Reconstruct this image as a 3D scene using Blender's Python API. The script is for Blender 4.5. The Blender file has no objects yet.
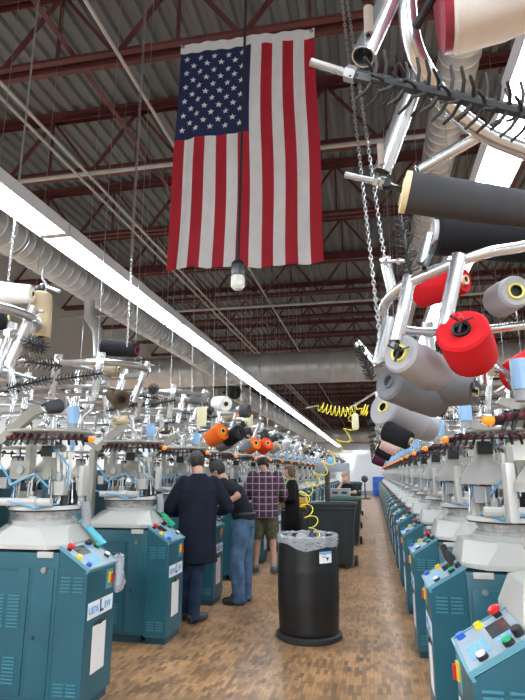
import bpy, bmesh, math, random
from mathutils import Vector as V, Matrix, Quaternion
random.seed(11)
PI = math.pi
SC = bpy.context.scene
COL = SC.collection
R = math.radians

# ------------------------------------------------------------------ camera
F, CX, CY, H = 544.0, 262.5, 350.0, 1.55
PITCH = math.atan(122 / F)
YAW = math.atan(110.5 / F * math.cos(PITCH))
FW = V((-math.sin(YAW) * math.cos(PITCH), math.cos(YAW) * math.cos(PITCH), math.sin(PITCH)))
RT = V((math.cos(YAW), math.sin(YAW), 0))
UP = RT.cross(FW)
EYE = V((0, 0, H))
cd = bpy.data.cameras.new('camera')
cam = bpy.data.objects.new('camera', cd)
COL.objects.link(cam)
cd.sensor_fit = 'VERTICAL'; cd.sensor_height = 24; cd.lens = F / 700 * 24
cd.clip_start = 0.02; cd.clip_end = 200
cam.matrix_world = Matrix(((RT.x, UP.x, -FW.x, 0), (RT.y, UP.y, -FW.y, 0), (RT.z, UP.z, -FW.z, H), (0, 0, 0, 1)))
SC.camera = cam
SC.view_settings.view_transform = 'Standard'; SC.view_settings.look = 'None'; SC.view_settings.exposure = 1.02; SC.view_settings.gamma = 1.0


def W(px, py, y):
    """the point of the place seen at (px, py), y metres down the aisle"""
    d = FW + RT * ((px - CX) / F) - UP * ((py - CY) / F)
    return EYE + d * (y / d.y)


# ------------------------------------------------------------------ materials
MATS = {}


def mat(name, col, rough=0.5, metal=0.0, var=0.12, scale=8.0, bump=0.0, bscale=None, spec=0.5, emit=None, es=0.0, stretch=None):
    m = bpy.data.materials.new(name); m.use_nodes = True
    nt = m.node_tree; n = nt.nodes; l = nt.links
    b = n['Principled BSDF']
    b.inputs['Roughness'].default_value = rough
    b.inputs['Metallic'].default_value = metal
    b.inputs['Specular IOR Level'].default_value = spec
    tc = n.new('ShaderNodeTexCoord'); mp = n.new('ShaderNodeMapping')
    if stretch: mp.inputs['Scale'].default_value = stretch
    l.new(tc.outputs['Object'], mp.inputs['Vector'])
    nz = n.new('ShaderNodeTexNoise'); nz.inputs['Scale'].default_value = scale; nz.inputs['Detail'].default_value = 3
    l.new(mp.outputs[0], nz.inputs['Vector'])
    rp = n.new('ShaderNodeValToRGB')
    rp.color_ramp.elements[0].position = 0.3; rp.color_ramp.elements[1].position = 0.7
    c0 = [max(0, c * (1 - var)) for c in col]; c1 = [min(1, c * (1 + var)) for c in col]
    rp.color_ramp.elements[0].color = (*c0, 1); rp.color_ramp.elements[1].color = (*c1, 1)
    l.new(nz.outputs['Fac'], rp.inputs['Fac']); l.new(rp.outputs['Color'], b.inputs['Base Color'])
    if bump:
        n2 = n.new('ShaderNodeTexNoise'); n2.inputs['Scale'].default_value = bscale or scale * 6
        l.new(mp.outputs[0], n2.inputs['Vector'])
        bp = n.new('ShaderNodeBump'); bp.inputs['Strength'].default_value = bump; bp.inputs['Distance'].default_value = 0.01
        l.new(n2.outputs['Fac'], bp.inputs['Height']); l.new(bp.outputs['Normal'], b.inputs['Normal'])
    if emit:
        b.inputs['Emission Color'].default_value = (*emit, 1); b.inputs['Emission Strength'].default_value = es
    MATS[name] = m
    return m


def yarn(name, col, rough=0.85):
    """wound thread: fine crossing bands around the cone's own axis"""
    m = mat(name, col, rough, 0, 0.10, 6, spec=0.2)
    nt = m.node_tree; n = nt.nodes; l = nt.links; b = n['Principled BSDF']
    tc = n['Texture Coordinate']
    wv = n.new('ShaderNodeTexWave'); wv.wave_type = 'BANDS'; wv.bands_direction = 'Z'
    wv.inputs['Scale'].default_value = 95; wv.inputs['Distortion'].default_value = 3; wv.inputs['Detail'].default_value = 2
    l.new(tc.outputs['Object'], wv.inputs['Vector'])
    bp = n.new('ShaderNodeBump'); bp.inputs['Strength'].default_value = 0.22; bp.inputs['Distance'].default_value = 0.002
    l.new(wv.outputs['Fac'], bp.inputs['Height']); l.new(bp.outputs['Normal'], b.inputs['Normal'])
    return m


mat('teal', (0.014, 0.088, 0.124), 0.38, 0, 0.10, 3)
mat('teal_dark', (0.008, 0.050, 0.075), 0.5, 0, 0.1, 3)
mat('teal_vent', (0.045, 0.185, 0.24), 0.4, 0, 0.1, 3)
mat('panel_grey', (0.27, 0.33, 0.38), 0.4, 0, 0.05, 5)
mat('panel_edge', (0.10, 0.27, 0.34), 0.4, 0, 0.05, 5)
mat('white_plastic', (0.46, 0.45, 0.43), 0.3, 0, 0.04, 3)
mat('cream', (0.31, 0.295, 0.255), 0.38, 0, 0.08, 4)
mat('casting_grey', (0.30, 0.29, 0.275), 0.4, 0, 0.08, 4)
mat('black', (0.012, 0.012, 0.014), 0.4, 0, 0.2, 6)
mat('rubber', (0.018, 0.018, 0.02), 0.7, 0, 0.2, 10)
mat('steel', (0.48, 0.48, 0.49), 0.33, 0.85, 0.15, 9)
mat('chrome', (0.66, 0.67, 0.69), 0.25, 0.9, 0.08, 7)
mat('galv', (0.46, 0.47, 0.48), 0.28, 0.85, 0.12, 5)
mat('duct_metal', (0.60, 0.60, 0.595), 0.36, 0.35, 0.12, 2.5)
mat('needle_metal', (0.40, 0.39, 0.37), 0.35, 0.6, 0.3, 22)
mat('dark_steel', (0.10, 0.10, 0.11), 0.4, 0.8, 0.2, 12)
mat('red_plastic', (0.55, 0.012, 0.014), 0.3, 0, 0.08, 5)
mat('dark_red', (0.11, 0.008, 0.016), 0.35, 0, 0.1, 5)
mat('yellow_plastic', (0.75, 0.55, 0.02), 0.35, 0, 0.06, 5)
mat('blue_plastic', (0.015, 0.10, 0.50), 0.35, 0, 0.06, 5)
mat('green_plastic', (0.02, 0.42, 0.20), 0.35, 0, 0.06, 5)
mat('lamp_orange', (0.85, 0.20, 0.01), 0.3, 0, 0.1, 9, emit=(1.0, 0.22, 0.01), es=0.35)
mat('light_blue', (0.27, 0.47, 0.74), 0.3, 0, 0.08, 8)
mat('print_blue', (0.16, 0.42, 0.72), 0.5, 0, 0.05, 9)
mat('letter_blue', (0.02, 0.04, 0.30), 0.5, 0, 0.05, 9)
mat('hose_blue', (0.12, 0.32, 0.52), 0.35, 0, 0.1, 9)
mat('cyan_plastic', (0.06, 0.42, 0.52), 0.35, 0, 0.08, 5)
mat('screen', (0.05, 0.055, 0.06), 0.15, 0, 0.3, 20)
mat('paper', (0.72, 0.70, 0.70), 0.8, 0, 0.03, 12)
mat('label_white', (0.75, 0.76, 0.78), 0.5, 0, 0.03, 9)
mat('wall_paint', (0.62, 0.62, 0.61), 0.7, 0, 0.04, 0.7)
mat('partition_white', (0.78, 0.79, 0.80), 0.6, 0, 0.03, 0.9)
mat('joist_red', (0.12, 0.034, 0.034), 0.55, 0, 0.25, 3)
mat('pipe_white', (0.55, 0.54, 0.52), 0.5, 0, 0.08, 4)
mat('deck', (0.17, 0.18, 0.185), 0.5, 0.15, 0.12, 0.9)
mat('housing', (0.62, 0.62, 0.65), 0.45, 0, 0.04, 3)
mat('tube_light', (0.9, 0.9, 0.9), 0.4, 0, 0, 3, emit=(0.86, 0.95, 1.0), es=18.0)
mat('flag_red', (0.40, 0.010, 0.026), 0.7, 0, 0.08, 5, 0.05, 200)
mat('flag_white', (0.72, 0.72, 0.74), 0.7, 0, 0.05, 5, 0.05, 200)
mat('flag_blue', (0.012, 0.022, 0.085), 0.7, 0, 0.1, 5, 0.05, 200)
mat('drum_black', (0.007, 0.007, 0.008), 0.42, 0, 0.25, 5, 0.05, 30)
mat('bin_green', (0.009, 0.017, 0.018), 0.5, 0, 0.2, 5)
mat('lid_green', (0.05, 0.12, 0.09), 0.5, 0, 0.15, 5)
mat('grey_plastic', (0.30, 0.32, 0.34), 0.5, 0, 0.06, 4)
mat('hose_yellow', (0.80, 0.66, 0.03), 0.35, 0, 0.06, 5)
mat('tag_cream', (0.68, 0.62, 0.40), 0.6, 0, 0.06, 8)
mat('card', (0.35, 0.25, 0.15), 0.8, 0, 0.1, 12)
mat('core_yellow', (0.66, 0.58, 0.12), 0.5, 0, 0.08, 10)
mat('core_cream', (0.70, 0.62, 0.38), 0.6, 0, 0.08, 10)
mat('core_teal', (0.30, 0.48, 0.50), 0.5, 0, 0.08, 10)
mat('core_red', (0.30, 0.03, 0.06), 0.5, 0, 0.15, 30)
mat('skin', (0.55, 0.30, 0.21), 0.55, 0, 0.06, 12)
mat('hair_dark', (0.022, 0.017, 0.014), 0.6, 0, 0.3, 50, 0.5, 120)
mat('hair_brown', (0.13, 0.068, 0.036), 0.6, 0, 0.3, 40, 0.5, 120)
mat('hair_blonde', (0.40, 0.22, 0.10), 0.6, 0, 0.3, 40, 0.5, 120)
mat('coat_navy', (0.010, 0.013, 0.024), 0.9, 0, 0.2, 9, 0.2, 60, 0.15)
mat('coat_black', (0.013, 0.011, 0.011), 0.9, 0, 0.2, 9, 0.2, 60, 0.15)
mat('tee_black', (0.013, 0.014, 0.020), 0.9, 0, 0.2, 9, 0.2, 60, 0.15)
mat('jeans', (0.065, 0.115, 0.195), 0.9, 0, 0.45, 7, 0.25, 50, 0.15)
mat('jeans_dark', (0.022, 0.036, 0.075), 0.9, 0, 0.3, 7, 0.25, 50, 0.15)
mat('shorts_olive', (0.085, 0.082, 0.052), 0.9, 0, 0.45, 16, 0.2, 60, 0.15)
mat('shirt_green', (0.22, 0.46, 0.13), 0.8, 0, 0.1, 9)
mat('leather', (0.035, 0.030, 0.028), 0.5, 0, 0.3, 12)
mat('shoe_grey', (0.10, 0.095, 0.09), 0.6, 0, 0.3, 12)
mat('eye_white', (0.8, 0.8, 0.78), 0.2, 0, 0.02, 9)
mat('lip', (0.40, 0.13, 0.11), 0.5, 0, 0.05, 9)
mat('crate_yellow', (0.75, 0.42, 0.03), 0.5, 0, 0.08, 5)
mat('bottle_white', (0.72, 0.70, 0.66), 0.35, 0, 0.05, 5)
YC = {'white': (0.80, 0.80, 0.80), 'charcoal': (0.052, 0.052, 0.057), 'black': (0.012, 0.012, 0.015), 'red': (0.56, 0.012, 0.018),
      'light grey': (0.33, 0.325, 0.345), 'grey': (0.17, 0.175, 0.19), 'dark grey': (0.06, 0.062, 0.07), 'beige': (0.54, 0.43, 0.28), 'orange': (0.80, 0.14, 0.012),
      'brown': (0.10, 0.07, 0.04), 'tan': (0.36, 0.29, 0.20), 'red orange': (0.72, 0.06, 0.02), 'pink': (0.62, 0.42, 0.40), 'purple': (0.10, 0.02, 0.06)}
for k, c in YC.items(): yarn('yarn ' + k, c)


def plaid(name):
    m = bpy.data.materials.new(name); m.use_nodes = True
    nt = m.node_tree; n = nt.nodes; l = nt.links; b = n['Principled BSDF']; b.inputs['Roughness'].default_value = 0.9
    tc = n.new('ShaderNodeTexCoord'); sp = n.new('ShaderNodeSeparateXYZ'); l.new(tc.outputs['Object'], sp.inputs[0])

    def math_(op, a, v=None):
        k = n.new('ShaderNodeMath'); k.operation = op; l.new(a, k.inputs[0])
        if v is not None:
            if isinstance(v, float): k.inputs[1].default_value = v
            else: l.new(v, k.inputs[1])
        return k.outputs[0]

    def stripe(sock, per, off, wid):
        return math_('LESS_THAN', math_('FRACT', math_('ADD', math_('DIVIDE', sock, per), off)), wid)
    def mix(fac, a, bcol):
        k = n.new('ShaderNodeMix'); k.data_type = 'RGBA'; l.new(fac, k.inputs['Factor'])
        if isinstance(a, tuple): k.inputs[6].default_value = (*a, 1)
        else: l.new(a, k.inputs[6])
        k.inputs[7].default_value = (*bcol, 1)
        return k.outputs[2]
    base = mix(stripe(sp.outputs[0], 0.105, 0.25, 0.42), (0.030, 0.022, 0.040), (0.085, 0.030, 0.060))
    k2 = n.new('ShaderNodeMix'); k2.data_type = 'RGBA'; l.new(math_('MULTIPLY', stripe(sp.outputs[2], 0.105, 0.25, 0.42), 0.5), k2.inputs['Factor'])
    l.new(base, k2.inputs[6]); k2.inputs[7].default_value = (0.09, 0.03, 0.06, 1)
    c = mix(stripe(sp.outputs[0], 0.105, 0.0, 0.10), k2.outputs[2], (0.40, 0.27, 0.32))
    c = mix(stripe(sp.outputs[2], 0.105, 0.0, 0.10), c, (0.44, 0.30, 0.35))
    l.new(c, b.inputs['Base Color'])
    MATS[name] = m


plaid('plaid')


def glass(name, col, fac, rough=0.08):
    m = bpy.data.materials.new(name); m.use_nodes = True
    nt = m.node_tree; n = nt.nodes; l = nt.links; n.remove(n['Principled BSDF'])
    t = n.new('ShaderNodeBsdfTransparent'); g = n.new('ShaderNodeBsdfPrincipled'); x = n.new('ShaderNodeMixShader')
    g.inputs['Base Color'].default_value = (*col, 1); g.inputs['Roughness'].default_value = rough
    nz = n.new('ShaderNodeTexNoise'); nz.inputs['Scale'].default_value = 14
    mr = n.new('ShaderNodeMapRange'); mr.inputs['To Min'].default_value = fac * 0.6; mr.inputs['To Max'].default_value = fac * 1.4
    l.new(nz.outputs['Fac'], mr.inputs['Value']); l.new(mr.outputs[0], x.inputs['Fac'])
    l.new(t.outputs[0], x.inputs[1]); l.new(g.outputs[0], x.inputs[2]); l.new(x.outputs[0], n['Material Output'].inputs['Surface'])
    MATS[name] = m


glass('clear_guard', (0.75, 0.76, 0.78), 0.07)
glass('plastic_film', (0.72, 0.73, 0.78), 0.36, 0.2)


def floor_mat():
    m = bpy.data.materials.new('wood_blocks'); m.use_nodes = True
    nt = m.node_tree; n = nt.nodes; l = nt.links; b = n['Principled BSDF']
    tc = n.new('ShaderNodeTexCoord'); mp = n.new('ShaderNodeMapping'); mp.inputs['Rotation'].default_value = (0, 0, PI / 2)
    l.new(tc.outputs['Object'], mp.inputs['Vector'])
    br = n.new('ShaderNodeTexBrick'); br.offset = 0.41; br.offset_frequency = 2; br.squash = 1.0; br.squash_frequency = 2
    br.inputs['Scale'].default_value = 1.0; br.inputs['Brick Width'].default_value = 0.105; br.inputs['Row Height'].default_value = 0.030
    br.inputs['Mortar Size'].default_value = 0.001; br.inputs['Bias'].default_value = -0.32
    br.inputs['Color1'].default_value = (0.45, 0.252, 0.122, 1); br.inputs['Color2'].default_value = (0.085, 0.055, 0.040, 1)
    br.inputs['Mortar'].default_value = (0.15, 0.085, 0.045, 1)
    l.new(mp.outputs[0], br.inputs['Vector'])
    nz = n.new('ShaderNodeTexNoise'); nz.inputs['Scale'].default_value = 2.6; nz.inputs['Detail'].default_value = 6; nz.inputs['Roughness'].default_value = 0.7
    l.new(tc.outputs['Object'], nz.inputs['Vector'])
    rp = n.new('ShaderNodeValToRGB'); rp.color_ramp.elements[0].position = 0.36; rp.color_ramp.elements[1].position = 0.6
    rp.color_ramp.elements[0].color = (0.48, 0.46, 0.45, 1); rp.color_ramp.elements[1].color = (1.1, 1.06, 1.0, 1)
    l.new(nz.outputs['Fac'], rp.inputs['Fac'])
    mx = n.new('ShaderNodeMix'); mx.data_type = 'RGBA'; mx.blend_type = 'MULTIPLY'; mx.inputs['Factor'].default_value = 0.8
    l.new(br.outputs['Color'], mx.inputs[6]); l.new(rp.outputs['Color'], mx.inputs[7])
    l.new(mx.outputs[2], b.inputs['Base Color'])
    b.inputs['Roughness'].default_value = 0.36
    b.inputs['Specular IOR Level'].default_value = 0.6
    bp = n.new('ShaderNodeBump'); bp.inputs['Strength'].default_value = 0.15; bp.inputs['Distance'].default_value = 0.004
    l.new(br.outputs['Fac'], bp.inputs['Height']); bp.invert = True; l.new(bp.outputs['Normal'], b.inputs['Normal'])
    MATS['wood_blocks'] = m


floor_mat()


# ------------------------------------------------------------------ mesh builder
def basis(d):
    d = V(d).normalized()
    a = V((0, 0, 1)) if abs(d.z) < 0.9 else V((1, 0, 0))
    u = d.cross(a).normalized()
    return u, d.cross(u).normalized()


class MB:
    def __init__(s):
        s.v = []; s.f = []; s.m = []

    def add(s, vs, fs, m=0):
        o = len(s.v); s.v += [tuple(p) for p in vs]
        for f in fs: s.f.append(tuple(i + o for i in f)); s.m.append(m)
        return s

    def box(s, c, d, m=0, rot=None):
        x, y, z = d[0] / 2, d[1] / 2, d[2] / 2
        vs = [V((i, j, k)) for i in (-x, x) for j in (-y, y) for k in (-z, z)]
        if rot is not None: vs = [rot @ p for p in vs]
        vs = [p + V(c) for p in vs]
        return s.add(vs, [(0, 1, 3, 2), (4, 6, 7, 5), (0, 4, 5, 1), (2, 3, 7, 6), (0, 2, 6, 4), (1, 5, 7, 3)], m)

    def rbox(s, c, d, b, m=0):
        """box with chamfered edges"""
        bm = bmesh.new(); bmesh.ops.create_cube(bm, size=1)
        for p in bm.verts: p.co = V((p.co.x * d[0], p.co.y * d[1], p.co.z * d[2])) + V(c)
        bmesh.ops.bevel(bm, geom=bm.edges[:], offset=b, segments=2, profile=0.6, affect='EDGES')
        bm.verts.index_update()
        s.add([p.co.copy() for p in bm.verts], [tuple(q.index for q in f.verts) for f in bm.faces], m); bm.free()
        return s

    def beam(s, a, b, w, h, m=0, up=(0, 0, 1)):
        a, b = V(a), V(b); d = (b - a); L = d.length; d.normalize()
        u = d.cross(V(up))
        if u.length < 1e-4: u = d.cross(V((1, 0, 0)))
        u.normalize(); n = u.cross(d)
        vs = [p + u * i * w / 2 + n * j * h / 2 for p in (a, b) for i, j in ((-1, -1), (1, -1), (1, 1), (-1, 1))]
        return s.add(vs, [(3, 2, 1, 0), (4, 5, 6, 7), (0, 1, 5, 4), (1, 2, 6, 5), (2, 3, 7, 6), (3, 0, 4, 7)], m)

    def tube(s, pts, r, n=8, m=0, caps=True, closed=False):
        pts = [V(p) for p in pts]; N = len(pts)
        rs = r if isinstance(r, (list, tuple)) else [r] * N
        vs = []; u = None
        for i, p in enumerate(pts):
            if closed: d = pts[(i + 1) % N] - pts[i - 1]
            else: d = pts[min(i + 1, N - 1)] - pts[max(i - 1, 0)]
            d.normalize()
            if u is None: u, _ = basis(d)
            u = (u - d * u.dot(d))
            if u.length < 1e-5: u, _ = basis(d)
            u.normalize(); w = d.cross(u)
            vs += [p + (u * math.cos(2 * PI * k / n) + w * math.sin(2 * PI * k / n)) * rs[i] for k in range(n)]
        fs = []
        for i in range(N if closed else N - 1):
            j = (i + 1) % N
            for k in range(n):
                q = (k + 1) % n
                fs.append((i * n + k, i * n + q, j * n + q, j * n + k))
        if caps and not closed:
            fs.append(tuple(range(n - 1, -1, -1))); fs.append(tuple((N - 1) * n + k for k in range(n)))
        return s.add(vs, fs, m)

    def cyl(s, a, b, r, r2=None, n=16, m=0, caps=True):
        return s.tube([a, b], [r, r if r2 is None else r2], n, m, caps)

    def lathe(s, prof, o=(0, 0, 0), ax=(0, 0, 1), n=24, m=0, ms=None):
        """prof: (radius, height) pairs along the axis"""
        o = V(o); ax = V(ax).normalized(); u, w = basis(ax)
        vs = []
        for r, h in prof:
            vs += [o + ax * h + (u * math.cos(2 * PI * k / n) + w * math.sin(2 * PI * k / n)) * max(r, 1e-4) for k in range(n)]
        for i in range(len(prof) - 1):
            pass
        base = len(s.v); s.v += [tuple(p) for p in vs]
        for i in range(len(prof) - 1):
            for k in range(n):
                q = (k + 1) % n
                s.f.append((base + i * n + k, base + i * n + q, base + (i + 1) * n + q, base + (i + 1) * n + k)); s.m.append(ms[i] if ms else m)
        return s

    def prism(s, poly, a, b, m=0):
        """poly: 3-D points of one end; the other end is shifted by b - a"""
        poly = [V(p) for p in poly]; d = V(b) - V(a); n = len(poly)
        vs = [p + V(a) for p in poly] + [p + V(a) + d for p in poly]
        return s.add(vs, [tuple(range(n - 1, -1, -1)), tuple(range(n, 2 * n))] + [(i, (i + 1) % n, n + (i + 1) % n, n + i) for i in range(n)], m)

    def ell(s, c, r, n=16, k=10, m=0, rot=None):
        vs = []; fs = []
        for i in range(k + 1):
            t = PI * i / k
            for j in range(n):
                p = V((r[0] * math.sin(t) * math.cos(2 * PI * j / n), r[1] * math.sin(t) * math.sin(2 * PI * j / n), r[2] * math.cos(t)))
                if i in (0, k): p += V((math.cos(2 * PI * j / n), math.sin(2 * PI * j / n), 0)) * 1e-4
                if rot is not None: p = rot @ p
                vs.append(p + V(c))
        for i in range(k):
            for j in range(n):
                q = (j + 1) % n
                fs.append((i * n + j, (i + 1) * n + j, (i + 1) * n + q, i * n + q))
        return s.add(vs, fs, m)

    def loft(s, secs, n=20, m=0):
        """secs: (center, half width x, half depth y, rotation about z); closed with caps"""
        vs = []
        for c, rx, ry, a in secs:
            for k in range(n):
                t = 2 * PI * k / n
                x, y = rx * math.cos(t), ry * math.sin(t)
                vs.append(V((c[0] + x * math.cos(a) - y * math.sin(a), c[1] + x * math.sin(a) + y * math.cos(a), c[2])))
        N = len(secs)
        fs = [tuple(range(n - 1, -1, -1)), tuple((N - 1) * n + k for k in range(n))]
        for i in range(N - 1):
            for k in range(n):
                q = (k + 1) % n
                fs.append((i * n + k, i * n + q, (i + 1) * n + q, (i + 1) * n + k))
        return s.add(vs, fs, m)

    def map(s, fn):
        s.v = [tuple(fn(V(p))) for p in s.v]; return s

    def mesh(s, name, mats, smooth=True):
        me = bpy.data.meshes.new(name); me.from_pydata(s.v, [], s.f); me.update()
        for k in (mats if isinstance(mats, (list, tuple)) else [mats]): me.materials.append(MATS[k])
        for p, i in zip(me.polygons, s.m): p.material_index = i
        bm = bmesh.new(); bm.from_mesh(me); bmesh.ops.recalc_face_normals(bm, faces=bm.faces[:])
        if smooth:
            for f in bm.faces: f.smooth = True
            for e in bm.edges:
                if len(e.link_faces) == 2 and e.calc_face_angle(0) > 0.6: e.smooth = False
        bm.to_mesh(me); bm.free()
        return me

    def build(s, name, mats, parent=None, loc=None, smooth=True):
        o = bpy.data.objects.new(name, s.mesh(name, mats, smooth)); COL.objects.link(o)
        if parent is not None: o.parent = parent
        if loc is not None: o.location = loc
        return o


def tag(o, label, cat, group=None, kind=None):
    o['label'] = label; o['category'] = cat
    if group: o['group'] = group
    if kind: o['kind'] = kind
    return o


def root(name, loc, label=None, cat=None, group=None, rz=0):
    o = bpy.data.objects.new(name, None); COL.objects.link(o); o.location = loc; o.rotation_euler = (0, 0, rz); o.empty_display_size = 0.1
    if label: tag(o, label, cat, group)
    return o


def struct(o, label=None):
    o['kind'] = 'structure'
    if label: o['label'] = label; o['category'] = o.name.split('.')[0].replace('_', ' ')
    return o


KIDS = {}


def copy_tree(o, parent=None):
    c = o.copy(); COL.objects.link(c); c.parent = parent
    for ch in o.children:
        copy_tree(ch, c)
    return c


def text_mesh(body, size, mtx, m, name, parent):
    cu = bpy.data.curves.new('text', 'FONT'); cu.body = body; cu.size = size; cu.align_x = 'CENTER'; cu.align_y = 'CENTER'; cu.extrude = 0.001; cu.offset = size * 0.03
    t = bpy.data.objects.new('text', cu); COL.objects.link(t)
    dg = bpy.context.evaluated_depsgraph_get()
    me = bpy.data.meshes.new_from_object(t.evaluated_get(dg))
    bpy.data.objects.remove(t)
    me.transform(mtx); me.materials.clear(); me.materials.append(MATS[m])
    o = bpy.data.objects.new(name, me); COL.objects.link(o); o.parent = parent
    return o


ORD = ['zeroth', 'first', 'second', 'third', 'fourth', 'fifth', 'sixth', 'seventh', 'eighth', 'ninth', 'tenth', 'eleventh', 'twelfth', 'thirteenth', 'fourteenth', 'fifteenth',
       'sixteenth', 'seventeenth', 'eighteenth', 'nineteenth', 'twentieth', 'twenty-first', 'twenty-second', 'twenty-third', 'twenty-fourth']

# ------------------------------------------------------------------ the hall
YF = 74.0; YP = 39.5; YB = -5.0; XL = -9.0; XR = 7.0; ZD = 7.5
struct(MB().box(((XL + XR) / 2, (YF + YB) / 2, -0.05), (XR - XL, YF - YB, 0.1)).build('floor', 'wood_blocks'))
struct(MB().box(((XL + XR) / 2, YF + 0.1, ZD / 2), (XR - XL, 0.2, ZD)).build('wall_far', 'wall_paint'))
struct(MB().box(((XL + XR) / 2, YP + 0.06, 1.75), (XR - XL, 0.12, 3.5)).build('wall_partition', 'partition_white'))
struct(MB().box((XL - 0.1, (YF + YB) / 2, ZD / 2), (0.2, YF - YB, ZD)).build('wall_left', 'wall_paint'))
struct(MB().box((XR + 0.1, (YF + YB) / 2, ZD / 2), (0.2, YF - YB, ZD)).build('wall_right', 'wall_paint'))
struct(MB().box(((XL + XR) / 2, YB - 0.1, ZD / 2), (XR - XL, 0.2, ZD)).build('wall_back', 'wall_paint'))
dk = MB(); x = XL - 0.1; prof = []
while x < XR + 0.1:
    prof += [(x, 0), (x + 0.09, 0), (x + 0.12, 0.06), (x + 0.21, 0.06), (x + 0.24, 0)]; x += 0.24
vs = [V((a, YB, ZD + b)) for a, b in prof] + [V((a, YF, ZD + b)) for a, b in prof]; n = len(prof)
dk.add(vs, [(i, i + 1, n + i + 1, n + i) for i in range(n - 1)])
struct(dk.build('ceiling', 'deck', smooth=False))

ZB = 6.34                                              # underside of the roof joists
JY = [5.12 + 2.3 * k for k in range(-3, 30)]


def joist_mesh():
    b = MB(); x0, x1 = XL, XR
    for dy in (-0.055, 0.055):
        b.box(((x0 + x1) / 2, dy, ZB + 0.05), (x1 - x0, 0.012, 0.1)); b.box(((x0 + x1) / 2, dy * 1.6, ZB + 0.006), (x1 - x0, 0.07, 0.012))
        b.box(((x0 + x1) / 2, dy, ZD - 0.07), (x1 - x0, 0.012, 0.1)); b.box(((x0 + x1) / 2, dy * 1.6, ZD - 0.014), (x1 - x0, 0.08, 0.012))
    x = x0; st = 1.55
    while x < x1:
        b.beam((x, 0, ZB + 0.06), (x + st / 2, 0, ZD - 0.08), 0.045, 0.045); b.beam((x + st / 2, 0, ZD - 0.08), (x + st, 0, ZB + 0.06), 0.045, 0.045)
        b.beam((x + st / 2, 0, ZB + 0.06), (x + st / 2, 0, ZD - 0.08), 0.035, 0.035); x += st
    return b


j0 = None
for k, y in enumerate(JY):
    if j0 is None: j0 = o = joist_mesh().build('trim_1', 'joist_red', smooth=False)
    else: o = j0.copy(); COL.objects.link(o); o.name = 'trim_%d' % (k + 1)
    o.location = (0, y, 0); struct(o)
for k, xx in enumerate((-6.8, -3.35, 2.6)):            # bridging angles along the hall
    b = MB(); b.box((xx, (YF + YB) / 2, ZB + 0.13), (0.012, YF - YB, 0.06)); b.box((xx + 0.03, (YF + YB) / 2, ZB + 0.104), (0.06, YF - YB, 0.012))
    struct(b.build('trim_%d' % (k + 41), 'joist_red', smooth=False))

# pipes and conduits under the roof
def pipe(a, b, r, label, m='pipe_white', n=10):
    o = MB().cyl(a, b, r, n=n).build('pipe', m); tag(o, label, 'pipe'); return o


pipe((-2.62, YB, 6.15), (-2.62, YF, 6.15), 0.022, 'thin white conduit running lengthwise under roof, passing behind the flag')
pipe((-4.35, YB, 6.1), (-4.35, YF, 6.1), 0.022, 'thin white conduit running lengthwise under the roof above the lit strip')
pipe((-3.72, YB, 5.6), (-3.72, YF, 5.6), 0.02, 'lowest thin white conduit running lengthwise, just above the light strip')
pipe((XL, 7.3, ZB - 0.06), (XR, 7.3, ZB - 0.06), 0.035, 'pale pipe crossing under the second red roof joist, behind the flag')
pipe((XL, 14.2, ZB - 0.3), (XR, 14.2, ZB - 0.3), 0.035, 'pale pipe crossing the hall just beyond the large cross duct')


def duct(a, b, r, label, step=0.16):
    a, b = V(a), V(b); L = (b - a).length; d = (b - a).normalized(); m = MB(); pr = []
    h = 0.0
    while h < L:
        pr += [(r, h), (r, h + step - 0.035), (r + 0.008, h + step - 0.026), (r + 0.008, h + step - 0.012)]; h += step
    m.lathe(pr, a, d, 28)
    t = root('air_duct', a, label, 'duct')
    m.map(lambda p: p - a).build('duct_run', 'duct_metal', t)
    return t, d, L


def hangers(t, a, d, L, r, every):
    b = MB(); h = every / 2
    while h < L:
        p = d * h
        s = MB()
        side = d.cross(V((0, 0, 1))).normalized()
        s.tube([p + side * (r + 0.01) * math.cos(q) + V((0, 0, (r + 0.012) * math.sin(q))) for q in [2 * PI * i / 20 for i in range(20)]], 0.01, 6, closed=True)
        s.cyl(p + V((0, 0, r)), p + V((0, 0, ZB - a[2] + 0.1)), 0.006, n=6)
        s.build('hanger', 'steel', t); h += every


a = (-3.75, -2, 4.05); t, d, L = duct(a, (-3.75, 13.2, 4.05), 0.20, 'long spiral silver air duct running lengthwise beside the light strip'); hangers(t, a, d, L, 0.2, 4.6); DL = t
a = (-7.5, 13.6, 4.15); t, d, L = duct(a, (5.5, 13.6, 4.15), 0.40, 'large silver air duct crossing the hall beyond the flag', 0.3); hangers(t, a, d, L, 0.4, 3.2)
a = (-3.6, 14.2, 3.7); t, d, L = duct(a, (-3.6, 33, 3.7), 0.24, 'silver air duct running lengthwise beyond the large cross duct'); hangers(t, a, d, L, 0.24, 6)
a = (-7, 34.2, 3.75); t, d, L = duct(a, (5.5, 34.2, 3.75), 0.38, 'distant silver air duct crossing the hall close to the white far wall', 0.3); hangers(t, a, d, L, 0.38, 3.2)
a = (1.02, -1.0, 5.6); t, d, L = duct(a, (1.02, 32, 5.6), 0.20, 'spiral grey air duct high over the right machine row'); hangers(t, a, d, L, 0.2, 6)
b = MB(); b.tube([(0, 0, 0), (0.02, 0, -0.25), (0.16, 0, -0.45), (0.2, 0, -0.8)], 0.075, 12)
b.build('drop_hose', 'duct_metal', DL, loc=(0, 8.6, -0.18))

# ------------------------------------------------------------------ fluorescent strips
FL = 2.44


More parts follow.
